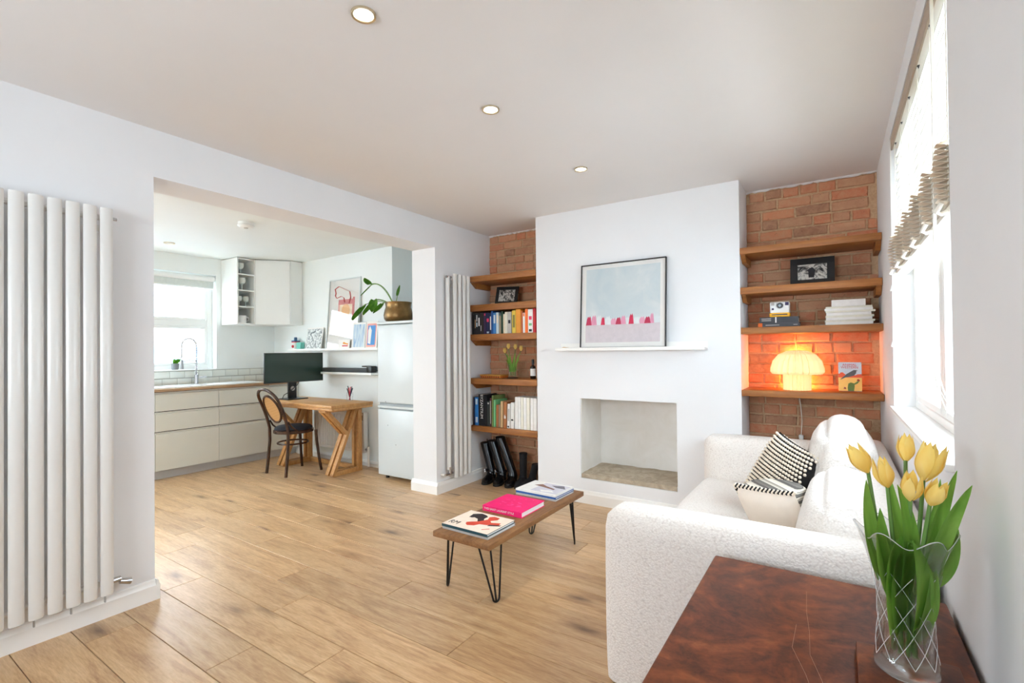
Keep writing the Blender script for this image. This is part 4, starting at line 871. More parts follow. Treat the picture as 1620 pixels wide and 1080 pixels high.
# ------------------------------------------------------------------ venetian blind in the lounge window
hx0, hx1, hz = XR+.004, XR+.066, 2.278; y0, y1 = WY0+.012, WY1-.012
t = thing('venetian_blind', 'cream wooden venetian blind half raised in the lounge window', 'blind', (XR+.035, (y0+y1)/2, 1.6))
B().box(hx0, hx1, y0, y1, hz, hz+.05, .004, 2).mk('headrail', 'slat', t)
B().box(hx0-.002, hx0+.006, y0, y1, hz-.004, hz+.0545, .001, 1).mk('valance', flat('valance', 168, 150, 132), t)
lad = [1.74+.264*k for k in range(6)]
sb = B(); sb.box(-.024, .024, -(y1-y0)/2+.01, (y1-y0)/2-.01, -.0012, .0012, .0008, 1); slat_me = sb.mesh('slat', 30); slat_me.materials.append(M['slat'])
zz = 1.84; k = 0
while zz < hz-.03:
    inst(slat_me, 'slat', (XR+.036, (y0+y1)/2, zz), t, (0, R(-34), 0)); zz += .04
for k in range(22): inst(slat_me, 'slat', (XR+.036, (y0+y1)/2, 1.655+.0072*k), t, (0, R(5), 0))
B().box(XR+.011, XR+.061, y0+.01, y1-.01, 1.632, 1.65, .004, 2).mk('bottom_rail', 'slat', t)
for yl in lad:
    for xx in (XR+.012, XR+.06): B().tube([(xx, yl, 1.66), (xx, yl, hz)], .0016, 6).mk('ladder_cord', 'cord', t)
    B().box(hx0+.006, hx0+.014, yl-.012, yl+.012, hz-.002, hz+.001).mk('cord_slot', 'plastic', t, 0); B().box(hx1-.012, hx1-.004, yl-.012, yl+.012, hz-.002, hz+.001).mk('cord_slot', 'plastic', t, 0)
    b = B(); n = 11; pts = []
    for k in range(n*2+1):
        pts.append((XR+.012-(.036 if k % 2 else .004)*(1-.3*abs(k-n)/n), 1.655+.0076*k))
    rings = [[Vector((x, yl-.018, z)), Vector((x, yl+.018, z)), Vector((x+.003, yl+.018, z)), Vector((x+.003, yl-.018, z))] for x, z in pts]
    b.loft(rings); b.mk('ladder_tape', 'tape', t, 0)
    B().tube([(XR-.004, yl-.014, 1.655), (XR-.014, yl, 1.635), (XR-.002, yl+.014, 1.63), (XR+.02, yl+.01, 1.64)], .006, 8).mk('tape_knot', 'cord', t)
for k, (dx, lo) in enumerate(((0, 1.2), (.004, 1.16), (.008, 1.18))):
    yp = 1.80-.012*k
    B().tube([(XR-.006-dx, yp, hz), (XR-.006-dx, yp, 1.7), (XR-.01-dx, yp+.003, 1.4), (XR-.014-dx, yp+.03, lo+.07), (XR-.006-dx, yp-.005, lo-.02), (XR-.003, yp-.06, lo-.06)], .0018, 6).mk('pull_cord', 'cord', t)
for zq in (1.58, 1.30):
    B().tube([(XR-.003, 3.085, hz-.02), (XR-.004, 3.085, zq)], .0012, 6).mk('tassel_cord', 'cord', t); B().lathe([(.003, .03), (.006, .022), (.011, .006), (.011, 0)], (XR-.004, 3.085, zq-.03), 12).mk('tassel', 'white', t)

# ------------------------------------------------------------------ kitchen units
FX = -5.68
def base_unit(y0, y1, label, splits, door=False):
    t = thing('base_unit', label, 'cabinet', ((KW+FX)/2, (y0+y1)/2, 0), 'kitchen base units')
    B().box(KW+.002, FX-.022, y0+.0005, y1-.0005, .09, .886).mk('carcass', 'shadow_gap' if not door else 'drawer', t, 0); B().box(KW+.05, FX-.06, y0+.0005, y1-.0005, 0, .088).mk('plinth', 'plinth', t, 0)
    for z0, z1 in splits:
        b = B(); p = [(0, 0), (.019, 0), (.019, z1-z0-.028), (.003, z1-z0-.018), (.003, z1-z0-.007), (0, z1-z0-.007)]
        b.prism(p, (FX-.0205, y0+.0015, z0+.0015), (1, 0, 0), (0, 0, 1), (0, y1-y0-.003, 0)); b.mk('door' if door else 'drawer', 'drawer', t, 25)
SPL = [(.69, .887), (.486, .688), (.092, .484)]
base_unit(1.49, 2.094, 'white drawer unit half hidden behind the dividing wall', SPL); base_unit(2.094, 2.70, 'white three drawer unit below the sink tap', SPL); base_unit(2.70, 3.287, 'white three drawer unit behind the bentwood chair', SPL); base_unit(3.287, 3.655, 'white corner unit behind the desk', [(.092, .887)], True)
tag(B().box(KW+.012, FX+.012, 1.3, KY-.003, .888, .915, .002, 1).mk('worktop', 'worktop'), 'oak worktop along the kitchen window wall', 'worktop')
t = thing('sink', 'white ceramic kitchen sink with drainer below the window', 'sink', (-5.95, 2.55, .9155))
b = B(); o_ = .9155
b.box(KW+.09, FX-.05, 1.85, 2.3, o_, o_+.012, .005); b.box(KW+.09, KW+.18, 2.3, 2.75, o_, o_+.012, .005); b.box(FX-.1, FX-.05, 2.3, 2.75, o_, o_+.012, .005); b.box(KW+.09, FX-.05, 2.75, 3.27, o_, o_+.012, .005); b.mk('rim', 'ceramic', t)
b = B(); b.box(KW+.18, FX-.1, 2.3, 2.75, o_, o_+.003); b.mk('bowl', 'ceramic', t)
for k in range(7): B().box(KW+.16+.045*k, KW+.175+.045*k, 2.82, 3.2, o_+.012, o_+.0145, .001, 1).mk('drainer_rib', 'ceramic', t)
tx, ty = -6.11, 2.66
t = thing('spring_tap', 'chrome spring neck kitchen tap behind the sink', 'tap', (tx, ty, .928))
B().cyl((tx, ty, .928), (tx, ty, 1.03), .024, .02, 18).mk('body', 'chrome', t); B().cyl((tx, ty+.02, .995), (tx+.02, ty+.10, 1.005), .009, .006, 12).mk('lever', 'chrome', t)
arc = [(tx, ty, 1.03), (tx, ty, 1.34)]+[(tx+.0, ty-.075+.075*math.cos(a), 1.36+.085*math.sin(a)) for a in [math.pi*i/10 for i in range(11)]]+[(tx, ty-.15, 1.27), (tx, ty-.15, 1.2)]
B().tube(arc, .007, 8).mk('hose', 'steel', t)
sp = []; ar = [Vector(p) for p in arc]
for k in range(len(ar)-1):
    m_ = max(2, int((ar[k+1]-ar[k]).length/.004))
    for i in range(m_): sp.append(ar[k].lerp(ar[k+1], i/m_))
b = B(); hel = []
for k, p in enumerate(sp):
    d = (sp[min(k+1, len(sp)-1)]-sp[max(k-1, 0)]).normalized(); a = Vector((1, 0, 0)); bb = d.cross(a); hel.append(p+a*.013*math.cos(k*1.3)+bb*.013*math.sin(k*1.3))
b.tube(hel, .0028, 5); b.mk('spring', 'chrome', t)
B().cyl((tx, ty-.15, 1.2), (tx, ty-.15, 1.1), .014, .02, 14).mk('spray_head', 'steel', t); B().tube([(tx, ty, 1.19), (tx, ty-.08, 1.2), (tx, ty-.135, 1.18)], .006, 8).mk('holder_arm', 'chrome', t)
# tiles
sp_ = struct(B().box(KW-.001, KW+.004, 1.3, KY, .915, 1.08).mk('wall_splashback', 'grout', smooth=0))
tb = B(); tb.box(0, .006, -.0735, .0735, -.036, .036, .0025, 2); tile_me = tb.mesh('tile', 30); tile_me.materials.append(M['tile'])
tb = B(); tb.box(0, .006, -.0355, .0355, -.036, .036, .0025, 2); half_me = tb.mesh('tile', 30); half_me.materials.append(M['tile'])
for r_ in range(2):
    y = 1.38+(.075 if r_ else 0)
    while y < KY-.075: inst(tile_me, 'tile', (KW+.0035, y, .953+.082*r_+.0), sp_); y += .15
    if y-.075 < KY-.07: inst(half_me, 'tile', (KW+.0035, y-.0375, .953+.082*r_), sp_)
# wall cabinet with open shelves and diagonal corner door
ca, cb, z0, z1 = -5.85, -5.585, 1.617, 2.402
t = thing('corner_wall_cabinet', 'white corner wall cabinet with diagonal door', 'cabinet', (-5.9, 3.45, z0))
pts = [(KW+.002, 3.205), (ca, 3.205), (cb, 3.505), (cb, KY-.002), (KW+.002, KY-.002)]
b = B(); b.prism(pts, (0, 0, z0), (1, 0, 0), (0, 1, 0), (0, 0, z1-z0)); b.mk('carcass', 'white', t, 0)
dv = Vector((cb-ca, .3, 0)).normalized(); nv_ = Vector((dv.y, -dv.x, 0)); p0 = Vector((ca, 3.205, z0+.004))+dv*.012; Ld = math.hypot(cb-ca, .3)-.024
b = B(); b.prism([(0, 0), (Ld, 0), (Ld, z1-z0-.02), (0, z1-z0-.02)], p0, dv, (0, 0, 1), nv_*.018); b.mk('door', 'white', t, 0)
B().box(KW, ca+.004, 3.205, 3.21, z1, z1+.003).mk('top_gap', 'shadow_gap', t, 0)
t = thing('open_shelf_unit', 'white open wall unit with four small compartments', 'cabinet', (-6.03, 3.1, z0))
B().box(KW+.002, ca+.002, 2.988, 3.003, z0, z1).mk('end_panel', 'white', t, 0); B().box(KW+.002, ca, 3.189, 3.203, z0, z1).mk('side_panel', 'white', t, 0); B().box(KW+.002, KW+.01, 3.003, 3.189, z0, z1).mk('back_panel', 'white', t, 0)
zs = [z0, z0+.2, z0+.395, z0+.585, z1-.015]
for k, z in enumerate(zs): B().box(KW+.01, ca-.002, 3.003, 3.189, z, z+.014).mk('shelf_board', 'white', t, 0)
def goblet(x, y, z, s, lb):
    g = thing('wine_glass', lb, 'glass', (x, y, z), 'glassware in the kitchen wall unit')
    B().lathe([(.03*s, 0), (.03*s, .003), (.004*s, .006), (.004*s, .06*s)], (x, y, z), 20).mk('stem', flat('pale_glass', 214, 220, 214, rough=.2), g); B().lathe([(.004*s, .06*s), (.03*s, .075*s), (.038*s, .1*s), (.034*s, .135*s), (.032*s, .135*s), (.035*s, .1*s), (.028*s, .078*s)], (x, y, z+.0003), 20, cap=False).mk('bowl', 'pale_glass', g)
goblet(-5.93, 3.07, zs[3]+.0145, 1, 'stemmed glass in the top compartment of the open wall unit'); goblet(-5.92, 3.08, zs[2]+.0145, 1.1, 'round stemmed glass, second compartment from the top'); goblet(-5.93, 3.05, zs[1]+.0145, .9, 'left stemmed glass, third compartment from the top'); goblet(-5.93, 3.13, zs[1]+.0145, .9, 'right stemmed glass, third compartment from the top')
t = thing('mug', 'white mug in the bottom compartment of the open wall unit', 'mug', (-5.92, 3.08, z0+.0145))
B().lathe([(.001, 0), (.044, 0), (.046, .01), (.046, .09), (.042, .09), (.041, .012), (.001, .011)], (-5.92, 3.08, z0+.0145), 24).mk('cup', 'ceramic', t); B().tube([(-5.92, 3.124, z0+.09), (-5.92, 3.155, z0+.085), (-5.92, 3.158, z0+.05), (-5.92, 3.124, z0+.035)], .006, 8).mk('handle', 'ceramic', t)
# kitchen roller blind, sill pot
t = thing('roller_blind', 'white roller blind rolled up in the kitchen window', 'blind', (KW-.03, 2.33, 2.05))
B().cyl((KW-.035, QY0+.01, 2.165), (KW-.035, QY1-.01, 2.165), .03, n=20).mk('roll', 'white', t); B().box(KW-.037, KW-.033, QY0+.015, QY1-.015, 2.06, 2.165).mk('fabric', flat('blind_grey', 206, 212, 208), t, 0); B().box(KW-.042, KW-.028, QY0+.015, QY1-.015, 2.045, 2.062, .003).mk('hem_bar', 'white', t)
t = thing('herb_pot', 'small grey pot with a green sprig on the kitchen window sill', 'pot', (KW-.03, 2.50, QZ0+.0125))
B().lathe([(.028, 0), (.036, .01), (.038, .07), (.034, .07), (.03, .02), (.001, .02)], (KW-.03, 2.50, QZ0+.0125), 18).mk('pot', flat('pot_grey', 132, 136, 138), t)
for a in (-.6, 0, .7): leafblade((KW-.03, 2.5, QZ0+.06), (KW-.02+.02*a, 2.52+.09*a+.04, QZ0+.13), (KW-.03, 2.5+.03*a, QZ0+.13), .014).mk('leaf', 'leaf', t)

# ------------------------------------------------------------------ fridge with the potted plant
fx0, fx1, fy = -3.846, -3.30, 3.345
t = thing('fridge_freezer', 'tall white fridge freezer beside the pier', 'fridge', ((fx0+fx1)/2, 3.62, 0))
B().box(fx0, fx1, fy+.05, 3.93, .03, 1.545, .004).mk('cabinet', 'fridge', t); B().box(fx0-.004, fx1+.004, fy-.004, 3.935, 1.546, 1.572, .006, 3).mk('top', 'fridge', t)
B().box(fx0, fx1, fy, fy+.045, .765, 1.538, .01, 3).mk('upper_door', 'fridge', t); B().box(fx0, fx1, fy, fy+.045, .045, .70, .01, 3).mk('lower_door', 'fridge', t); B().box(fx0+.003, fx1-.003, fy+.025, fy+.048, .70, .765).mk('handle_recess', flat('recess_grey', 150, 156, 158), t, 0)
b = B(); rings = []
for k in range(13):
    s = k/12; x = fx0+.004+(fx1-fx0-.008)*s; d = .018*math.sin(math.pi*s)**.5; rings.append([Vector((x, fy+.045, .71)), Vector((x, fy-.002, .715+.0*d)), Vector((x, fy-.004, .735)), Vector((x, fy+.045, .742+d*.6))])
b.loft(rings); b.mk('grip', 'fridge', t, 30)
for x, z in ((-3.70, .545), (-3.59, .36), (-3.73, .765+.01)): B().cyl((x, fy+.003, z), (x, fy-.001, z), .0045, n=10).mk('dot_mark', flat('dot', 70, 74, 78), t)
for x in (fx0+.05, fx1-.05): B().cyl((x, fy+.08, 0), (x, fy+.08, .035), .018, n=12).mk('foot', 'plastic', t)
px, py, pz = -3.705, 3.5, 1.5725
t = thing('potted_plant', 'trailing heart leaved plant in a brass pot on the fridge', 'plant', (px, py, pz))
B().lathe([(.001, 0), (.12, 0), (.142, .03), (.146, .07), (.135, .12), (.126, .15), (.13, .185), (.136, .2), (.13, .2), (.122, .15), (.12, .14), (.001, .14)], (px, py, pz), 40, lambda a, r, z: (r*(1+.012*math.cos(16*a)) if .03 < z < .13 else r, z)).mk('pot', 'brass', t); B().lathe([(.001, .165), (.118, .165), (.12, .15), (.001, .15)], (px, py, pz), 28).mk('soil', 'soil', t)
def heart(base, tip, side, w_, t_):
    base, tip, side = Vector(base), Vector(tip), Vector(side).normalized(); d = tip-base; L = d.length; dn = d.normalized(); nn = side.cross(dn)
    b = B(); rows = []
    for k in range(11):
        s = k/10; ww = w_*(math.sin(math.pi*min(1, s*.9+.1))**.7)*(1-.35*s) if s < 1 else .001
        rows.append([base+dn*(L*s-.10*L*abs(q)*(1-s)*(1 if s < .25 else .3))+side*ww*q-nn*.25*ww*abs(q)+nn*.08*L*math.sin(math.pi*s) for q in (-1, -.5, 0, .5, 1)])
    b._add([p for r_ in rows for p in r_], [(k*5+i, k*5+i+1, (k+1)*5+i+1, (k+1)*5+i) for k in range(10) for i in range(4)]); bmesh.ops.solidify(b.bm, geom=b.bm.faces[:], thickness=.001); return b
LV = [((-4.27, 3.5, 1.76), (-4.36, 3.46, 1.615), (.6, .5, .5), .06, (-4.0, 3.5, 1.86)), ((-4.03, 3.45, 1.80), (-4.14, 3.42, 1.66), (.7, .3, .4), .055, (-3.93, 3.47, 1.84)), ((-4.0, 3.44, 1.81), (-3.985, 3.4, 1.68), (1, .1, 0), .05, (-3.9, 3.45, 1.84)),
      ((-4.10, 3.47, 1.97), (-4.19, 3.43, 1.87), (.6, .4, .6), .05, (-3.95, 3.5, 2.05)), ((-4.12, 3.48, 1.99), (-4.16, 3.45, 2.06), (.8, .5, 0), .03, (-3.9, 3.5, 2.03)), ((-3.86, 3.42, 1.76), (-3.9, 3.34, 1.66), (1, .2, 0), .03, (-3.84, 3.44, 1.80)), ((-3.72, 3.5, 1.85), (-3.68, 3.5, 1.95), (1, 0, 0), .018, (-3.72, 3.5, 1.8))]
for (p0, p1, sd, w_, mid) in LV:
    b = B(); a = Vector((px-.06, py, pz+.16)); ms = Vector(mid); e = Vector(p0); b.tube([a*(1-s)**2+ms*2*s*(1-s)+e*s*s for s in [i/10 for i in range(11)]], .004, 6); st_ = b.mk('stem', 'stem', t); heart(p0, p1, sd, w_*1.5, 0).mk('leaf', 'leaf', st_)

# ------------------------------------------------------------------ kitchen end wall: ledges, prints, soundbar, radiator
t = thing('kitchen_ledge', 'white picture ledge with prints above the desk', 'shelf', (-4.93, 3.61, 1.29))
B().box(-5.75, -4.08, 3.558, KY, 1.292, 1.304, .002, 1).mk('ledge', 'white', t); B().box(-5.75, -4.08, 3.558, 3.566, 1.304, 1.318, .001, 1).mk('front_lip', 'white', t)
tag(B().box(-5.07, -4.185, 3.55, KY, 1.018, 1.043, .003, 2).mk('soundbar_shelf', 'white'), 'thin white shelf under the soundbar', 'shelf')
t = thing('soundbar', 'long black soundbar on the thin white shelf', 'speaker', (-4.65, 3.6, 1.0435))
B().box(-5.06, -4.275, 3.565, 3.64, 1.0435, 1.093, .008, 3).mk('body', flat('bar_grey', 58, 62, 64), t); B().box(-4.272, -4.193, 3.56, 3.64, 1.0435, 1.118, .006, 2).mk('end_box', 'plastic', t); B().box(-4.36, -4.25, 3.57, 3.62, 1.105, 1.12, .004, 2).mk('sensor', 'plastic', t)
tag(B().tube([(-4.195, 3.6, 1.07), (-4.15, 3.62, 1.065), (-4.115, 3.63, 1.03), (-4.10, 3.64, .95), (-4.09, 3.65, .85), (-4.088, 3.655, .74)], .005, 8).mk('speaker_cable', flat('cable_green', 62, 68, 60)), 'dark cable hanging from the soundbar beside the fridge', 'cable')
X = lean(-5.03, -4.46, 1.3045, .83, 3.585, 3.648)
t = framed('framed_poster', 'tall pale framed poster with a red loop and orange disc', X, .565, .825, .012, .025, 'white_frame', .04)
flat('po_red', 206, 92, 92); flat('po_pink', 232, 160, 150); flat('po_orange', 240, 178, 112); flat('po_cream', 246, 222, 190)
b = B(X); b.tube([Vector((x, .0125, z)) for x, z in ((-.15, .66), (-.17, .71), (-.1, .74), (.0, .70), (.1, .665), (.12, .6), (.1, .53), (.02, .54), (.0, .60), (-.05, .62), (-.13, .60), (-.16, .63))], .013, 6, True, .1); b.mk('loop_print', 'po_red', t, 0)
patch(X, rect(-.1, .19, .41, .58), .0118, 'po_pink', t, 'block_print'); patch(X, rect(-.1, .19, .52, .58), .0112, 'po_red', t, 'block_print'); patch(X, rect(.155, .19, .36, .60), .0108, 'po_red', t, 'bar_print'); patch(X, rect(-.07, .15, .41, .52), .0106, 'po_cream', t, 'block_print')
patch(X, [(.04+.075*math.cos(a), .45+.075*math.sin(a)) for a in [2*math.pi*i/28 for i in range(28)]], .0104, 'po_orange', t, 'disc_print')
X = lean(-5.47, -5.12, 1.3045, .3, 3.60, 3.65)
b = B(X); b.box(-.16, .16, 0, .003, 0, .27); t = tag(b.mk('art_card', 'paper', None, 0), 'grey and white abstract print propped left of the red poster', 'print')
M['scribble'] = mottled('grey_scribble', [(.4, c(120, 128, 130)), (.5, c(214, 220, 220)), (.6, c(236, 238, 236))], 16, .9, 3)
patch(X, rect(-.15, .15, .015, .255), -.0006, 'scribble', t)
M['bluewash'] = mottled('blue_wash', [(.3, c(120, 160, 206)), (.5, c(196, 214, 226)), (.7, c(226, 232, 234))], 9, .9, 1, 4, (4, 4, .4))
for (xa, xb, zt, m, lb, yy) in ((-4.53, -4.31, 1.60, 'bluewash', 'pale blue striped print propped on the kitchen ledge', 3.568), (-4.30, -4.12, 1.605, 'po_pink', 'small print with a blue centre and pink border beside the fridge', 3.568)):
    X = lean(xa, xb, 1.3045, .29, yy, yy+.028); b = B(X); b.box(-(xb-xa)/2, (xb-xa)/2, 0, .006, 0, zt-1.3045); t = tag(b.mk('art_card', 'paper', None, 0), lb, 'print')
    patch(X, rect(-(xb-xa)/2+.015, (xb-xa)/2-.015, .02, .275), -.0006, m, t)
    if m == 'po_pink': patch(X, rect(-.06, .06, .04, .255), -.0012, flat('blue_print', 70, 142, 206), t, 'blue_area'); patch(X, [(-.05, .06), (-.01, .05), (.0, .2), (-.03, .25), (-.055, .2)], -.0016, 'paper', t, 'pale_area')
X = lean(-4.76, -4.58, 1.3045, .12, 3.57, 3.582)
b = B(X); b.box(-.1, .1, 0, .004, 0, .105); t = tag(b.mk('art_card', 'paper', None, 0), 'small card with orange lettering propped before the red poster', 'print'); patch(X, [(-.02, .06), (.07, .05), (.075, .062), (.03, .07), (.0, .082), (-.02, .075)], -.0006, 'bk_gold', t, 'card_print'); patch(X, rect(-.03, .07, .03, .045), -.0006, 'po_red', t, 'card_print')
t = thing('spray_bottle', 'white tub with red logo and blue cap on the ledge end', 'tub', (-5.66, 3.61, 1.3045))
B().lathe([(.045, 0), (.048, .006), (.048, .105), (.044, .11), (.001, .11)], (-5.66, 3.61, 1.3045), 22).mk('body', 'white', t); B().lathe([(.049, .105), (.049, .12), (.02, .122), (.018, .16), (.0, .162)], (-5.66, 3.61, 1.3045), 18).mk('cap', flat('cap_blue', 70, 110, 150), t); B().lathe([(.0485, .095), (.0485, .108)], (-5.66, 3.61, 1.3045), 22, cap=False).mk('rim_band', 'bk_red', t); B().cyl((-5.648, 3.565, 1.35), (-5.647, 3.5605, 1.35), .018, n=16).mk('logo', 'bk_red', t)
tag(B().box(-5.60, -5.52, 3.58, 3.64, 1.3045, 1.40, .006, 2).mk('teal_carton', flat('teal', 120, 206, 190)), 'small teal carton next to the white tub', 'carton')
t = thing('panel_radiator', 'white panel radiator below the window shelf behind the desk', 'radiator', (-4.76, 3.6, .16))
B().box(-5.205, -4.315, 3.553, 3.612, .165, .595, .006, 2).mk('panel', 'rad', t)
for k in range(26): B().box(-5.19+.033*k, -5.172+.033*k, 3.546, 3.556, .19, .565, .004, 2).mk('ridge', 'rad', t)
B().box(-5.206, -4.314, 3.55, 3.615, .596, .606, .002, 1).mk('grille', 'rad', t); B().box(-4.352, -4.33, 3.548, 3.553, .52, .575, .002).mk('badge', 'plastic', t)
B().cyl((-4.315, 3.58, .2), (-4.27, 3.58, .2), .012, n=12).mk('valve', 'steel', t); B().cyl((-4.27, 3.58, .02), (-4.27, 3.58, .235), .014, n=12).mk('valve_pipe', 'rad', t)
tag(B().tube([(-5.3, 3.625, .05), (-4.27, 3.62, .045), (-4.0, 3.62, .042)], .009, 8).mk('heating_pipe', 'rad'), 'white heating pipe along the foot of the kitchen wall', 'pipe')

# ------------------------------------------------------------------ desk, monitor, chair
DZ = .745; dy0, dy1 = 3.0, 3.515; dxa, dxb = -5.38, -4.115
t = thing('folding_desk', 'light wooden desk with Y shaped legs', 'desk', ((dxa+dxb)/2, (dy0+dy1)/2, 0))
B().box(dxa, dxb, dy0, dy1, DZ-.03, DZ, .003, 2).mk('top', 'desk', t); B().box(dxa+.0, dxb-.0, dy0+.004, dy1-.004, DZ-.056, DZ-.031, .003, 2).mk('leaf', 'desk', t)
for xf in (-4.325, -5.205):
    for dx in (-.038, .038):
        x = xf+dx
        B().beam((x, dy1-.045, .0), (x, dy1-.045, DZ-.057), .034, .05, (0, 1, 0), .002).mk('post', 'desk', t)
        B().beam((x, 3.135, .024), (x, dy1-.07, .024), .034, .048, (0, 0, 1), .002).mk('foot_rail', 'desk', t)
        B().beam((x, 3.13, .006), (x, dy1-.085, DZ-.06), .034, .05, (1, 0, 0), .002).mk('diagonal', 'desk', t)
        B().beam((x, 3.055, DZ-.062), (x, 3.30, .42), .034, .05, (1, 0, 0), .002).mk('strut', 'desk', t)
    B().box(xf-.055, xf+.055, 3.04, dy1-.02, DZ-.085, DZ-.057, .002).mk('bracket', 'desk', t)
B().box(-5.17, -4.36, dy1-.06, dy1-.03, .004, .05, .002).mk('stretcher', 'desk', t)
# monitor facing +x
mx = -5.10
t = thing('monitor', 'wide black monitor with grey screen on the desk', 'monitor', (mx-.05, 3.245, DZ))
B().box(mx-.02, mx-.001, 2.887, 3.606, .938, 1.27, .004, 2).mk('bezel', 'plastic', t); B().box(mx-.002, mx+.001, 2.893, 3.60, .95, 1.264).mk('screen', 'screen', t, 0); B().box(mx-.05, mx-.02, 3.0, 3.5, .98, 1.2, .01, 2).mk('back_shell', 'plastic', t)
b = B(); b.box(mx-.075, mx-.05, 3.195, 3.295, DZ+.01, 1.1, .004, 2); po = b.mk('stand_post', 'plastic', t); B().cyl((mx-.051, 3.245, .865), (mx-.048, 3.245, .865), .026, n=22).mk('cable_hole', 'bk_grey', po); B().box(mx-.16, mx+.06, 3.12, 3.37, DZ+.0005, DZ+.012, .004, 2).mk('stand_base', 'plastic', t)
B().tube([(mx-.045, 3.33, .95), (mx-.035, 3.29, .90), (mx-.04, 3.245, .865), (mx-.03, 3.19, .83), (mx-.035, 3.13, .80), (mx-.05, 3.12, .76)], .004, 6).mk('cable', 'plastic', t)
t = thing('pen_pot', 'clear pot of pens at the back corner of the desk', 'pot', (-4.40, 3.44, DZ))
B().lathe([(.032, 0), (.034, .004), (.036, .09), (.033, .09), (.031, .006), (.001, .005)], (-4.40, 3.44, DZ+.0005), 20).mk('cup', 'pane', t)
for k, (dx, dy, m) in enumerate(((-.05, .0, 'plastic'), (.04, .01, 'plastic'), (.01, -.02, 'bk_red'), (-.015, .02, 'bk_pink'), (.055, -.01, 'bk_navy'), (-.02, -.01, 'plastic'))): B().tube([(-4.40-dx*.2, 3.44-dy*.3, DZ+.008), (-4.40+dx*.9, 3.44+dy, DZ+.13+.006*k)], [.004, .005], 8).mk('pen', m, t)
# bentwood chair facing +y
t = thing('bentwood_chair', 'dark bentwood chair with cane back and navy seat', 'chair', (-4.85, 3.06, 0))
cxm = -4.855; SZ = .46
def leg(p): B().tube(p, [.014, .0145, .015, .016, .016][:len(p)], 10).mk('leg', 'bent', t)
leg([(-5.004, 3.262, 0), (-4.995, 3.245, .15), (-4.985, 3.23, .32), (-4.98, 3.222, SZ-.02)]); leg([(-4.658, 3.265, 0), (-4.672, 3.245, .15), (-4.685, 3.23, .32), (-4.69, 3.222, SZ-.02)])
yb = lambda z: 2.90-.55*max(0, z-.45)**1.5
bl = lambda s: [(cxm+s*.176, 2.868, 0), (cxm+s*.172, 2.885, .16), (cxm+s*.168, 2.90, .34), (cxm+s*.168, yb(.48), .48), (cxm+s*.172, yb(.6), .6), (cxm+s*.174, yb(.7), .7), (cxm+s*.170, yb(.78), .78)]
arcp = [(cxm+.170*math.cos(a), yb(.78+.12*math.sin(a)), .78+.12*math.sin(a)) for a in [math.pi*i/14 for i in range(1, 14)]]
B().tube(bl(1)+arcp+bl(-1)[::-1], .0155, 10).mk('back_hoop', 'bent', t)
ov = [(cxm+.125*math.cos(a), yb(.69+.14*math.sin(a)), .69+.14*math.sin(a)) for a in [2*math.pi*i/28 for i in range(28)]]
ih = B().tube(ov, .012, 8, True).mk('inner_hoop', 'bent', t)
b = B(); b.loft([[Vector((cxm+s_*math.sqrt(max(0, 1-((z-.69)/.14)**2))*.12, yb(z)+d_, z)) for s_, d_ in ((-1, -.002), (1, -.002), (1, .002), (-1, .002))] for z in [.556+.0134*i for i in range(21)]]); b.mk('cane_panel', 'cane', ih, 40)
sh = lambda rx, ry, z, n=32: [Vector((cxm+rx*math.cos(a)*(1+.06*math.sin(a)), 3.065+ry*math.sin(a), z)) for a in [2*math.pi*i/n for i in range(n)]]
b = B(); b.loft([sh(.195, .195, SZ-.035), sh(.2, .2, SZ-.03), sh(.2, .2, SZ-.005), sh(.19, .19, SZ)]); b.mk('seat_ring', 'bent', t); b = B(); b.loft([sh(.185, .185, SZ-.002), sh(.19, .19, SZ+.012), sh(.17, .17, SZ+.032), sh(.1, .1, SZ+.042), sh(.01, .01, SZ+.044)]); b.mk('seat_pad', 'navy', t, 60)
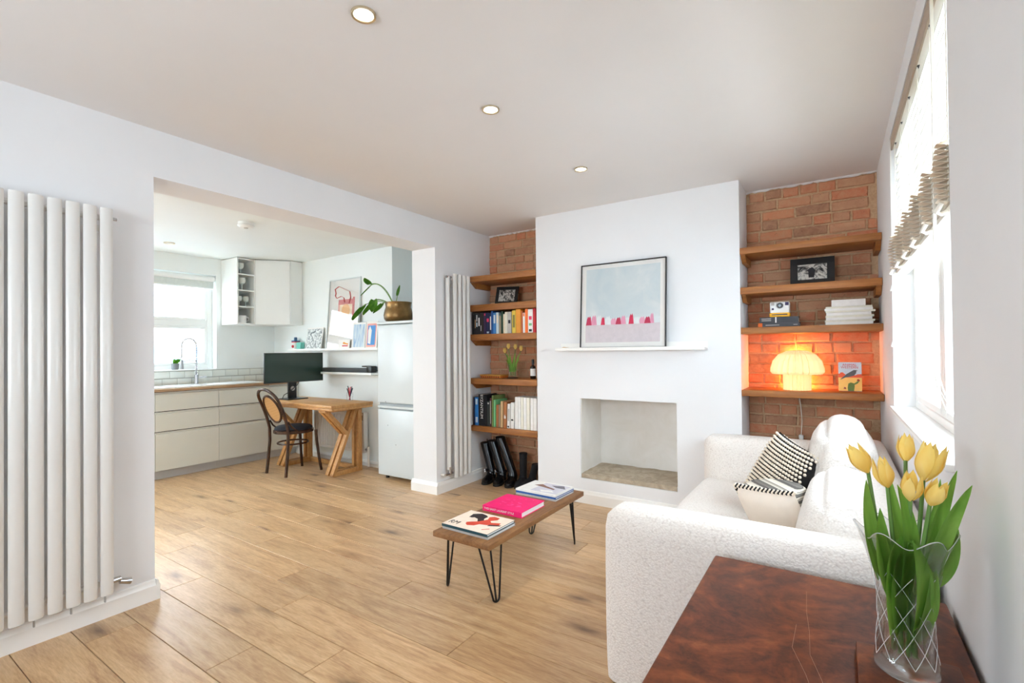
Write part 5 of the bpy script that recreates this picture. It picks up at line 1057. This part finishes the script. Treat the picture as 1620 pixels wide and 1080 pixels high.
B().tube([Vector((cxm+.152*math.cos(a), 3.06+.152*math.sin(a), .315)) for a in [2*math.pi*i/28 for i in range(28)]], .009, 8, True).mk('stretcher_ring', 'bent', t)
for s in (-1, 1): B().tube([(cxm+s*.168, 2.90, .56), (cxm+s*.178, 2.94, .50), (cxm+s*.186, 3.0, SZ-.01)], .009, 8).mk('brace', 'bent', t)

# ------------------------------------------------------------------ outside the kitchen window
t = thing('neighbouring_house', 'pale brick house seen through the kitchen window', 'building', (-13.2, 5.0, -3))
B().box(-14, -13, -6, 14, -3, 6).mk('wall', 'facadebrick', t, 0)
for i in range(8):
    for j in range(3):
        y = -4+2.1*i; z = -.6+2.5*j; f = B().box(-13.02, -12.95, y, y+1.0, z, z+1.5).mk('window', 'white', t, 0); B().box(-12.96, -12.94, y+.08, y+.92, z+.08, z+.72).mk('pane', 'darkpane', f, 0); B().box(-12.96, -12.94, y+.08, y+.92, z+.78, z+1.42).mk('pane', 'darkpane', f, 0)
t = thing('garden_fence', 'blue painted garden fence seen through the lower sash', 'fence', (-9.5, 4, -1))
for k in range(50): B().box(-9.55, -9.52, -1+.19*k, -.83+.19*k, -1, 1.38+.03*(k % 3)).mk('slat', 'bluewood', t, 0)
for p0, p1 in (((-9.3, 4.0, .6), (-9.3, 4.25, 1.7)), ((-9.3, 4.6, .6), (-9.3, 4.35, 1.7))): tag(B().beam((p0[0], p0[1]+(p0[1]-p1[1])*3.27, -3), p1, .05, .05).mk('white_pole', 'white'), 'white slanting pole outside the kitchen window, %s of two' % ('left' if p0[1] < 4.3 else 'right'), 'pole')
struct(B().box(-40, KW-.5, -30, 40, -3.2, -3).mk('ground_outside', 'facade', smooth=0))

t = thing('added_daylight_screen', 'added pale blue grey wall cutting the daylight outside the lounge window', 'building', (3.6, 2.4, -3))  # wall put in outside to hold back daylight at the lounge window
B().box(3.5, 3.8, -6, 9, -3, 3.4).mk('wall', 'outwall', t, 0); B().box(3.42, 3.86, -6.05, 9.05, 3.4, 3.55).mk('coping', 'facade', t, 0)
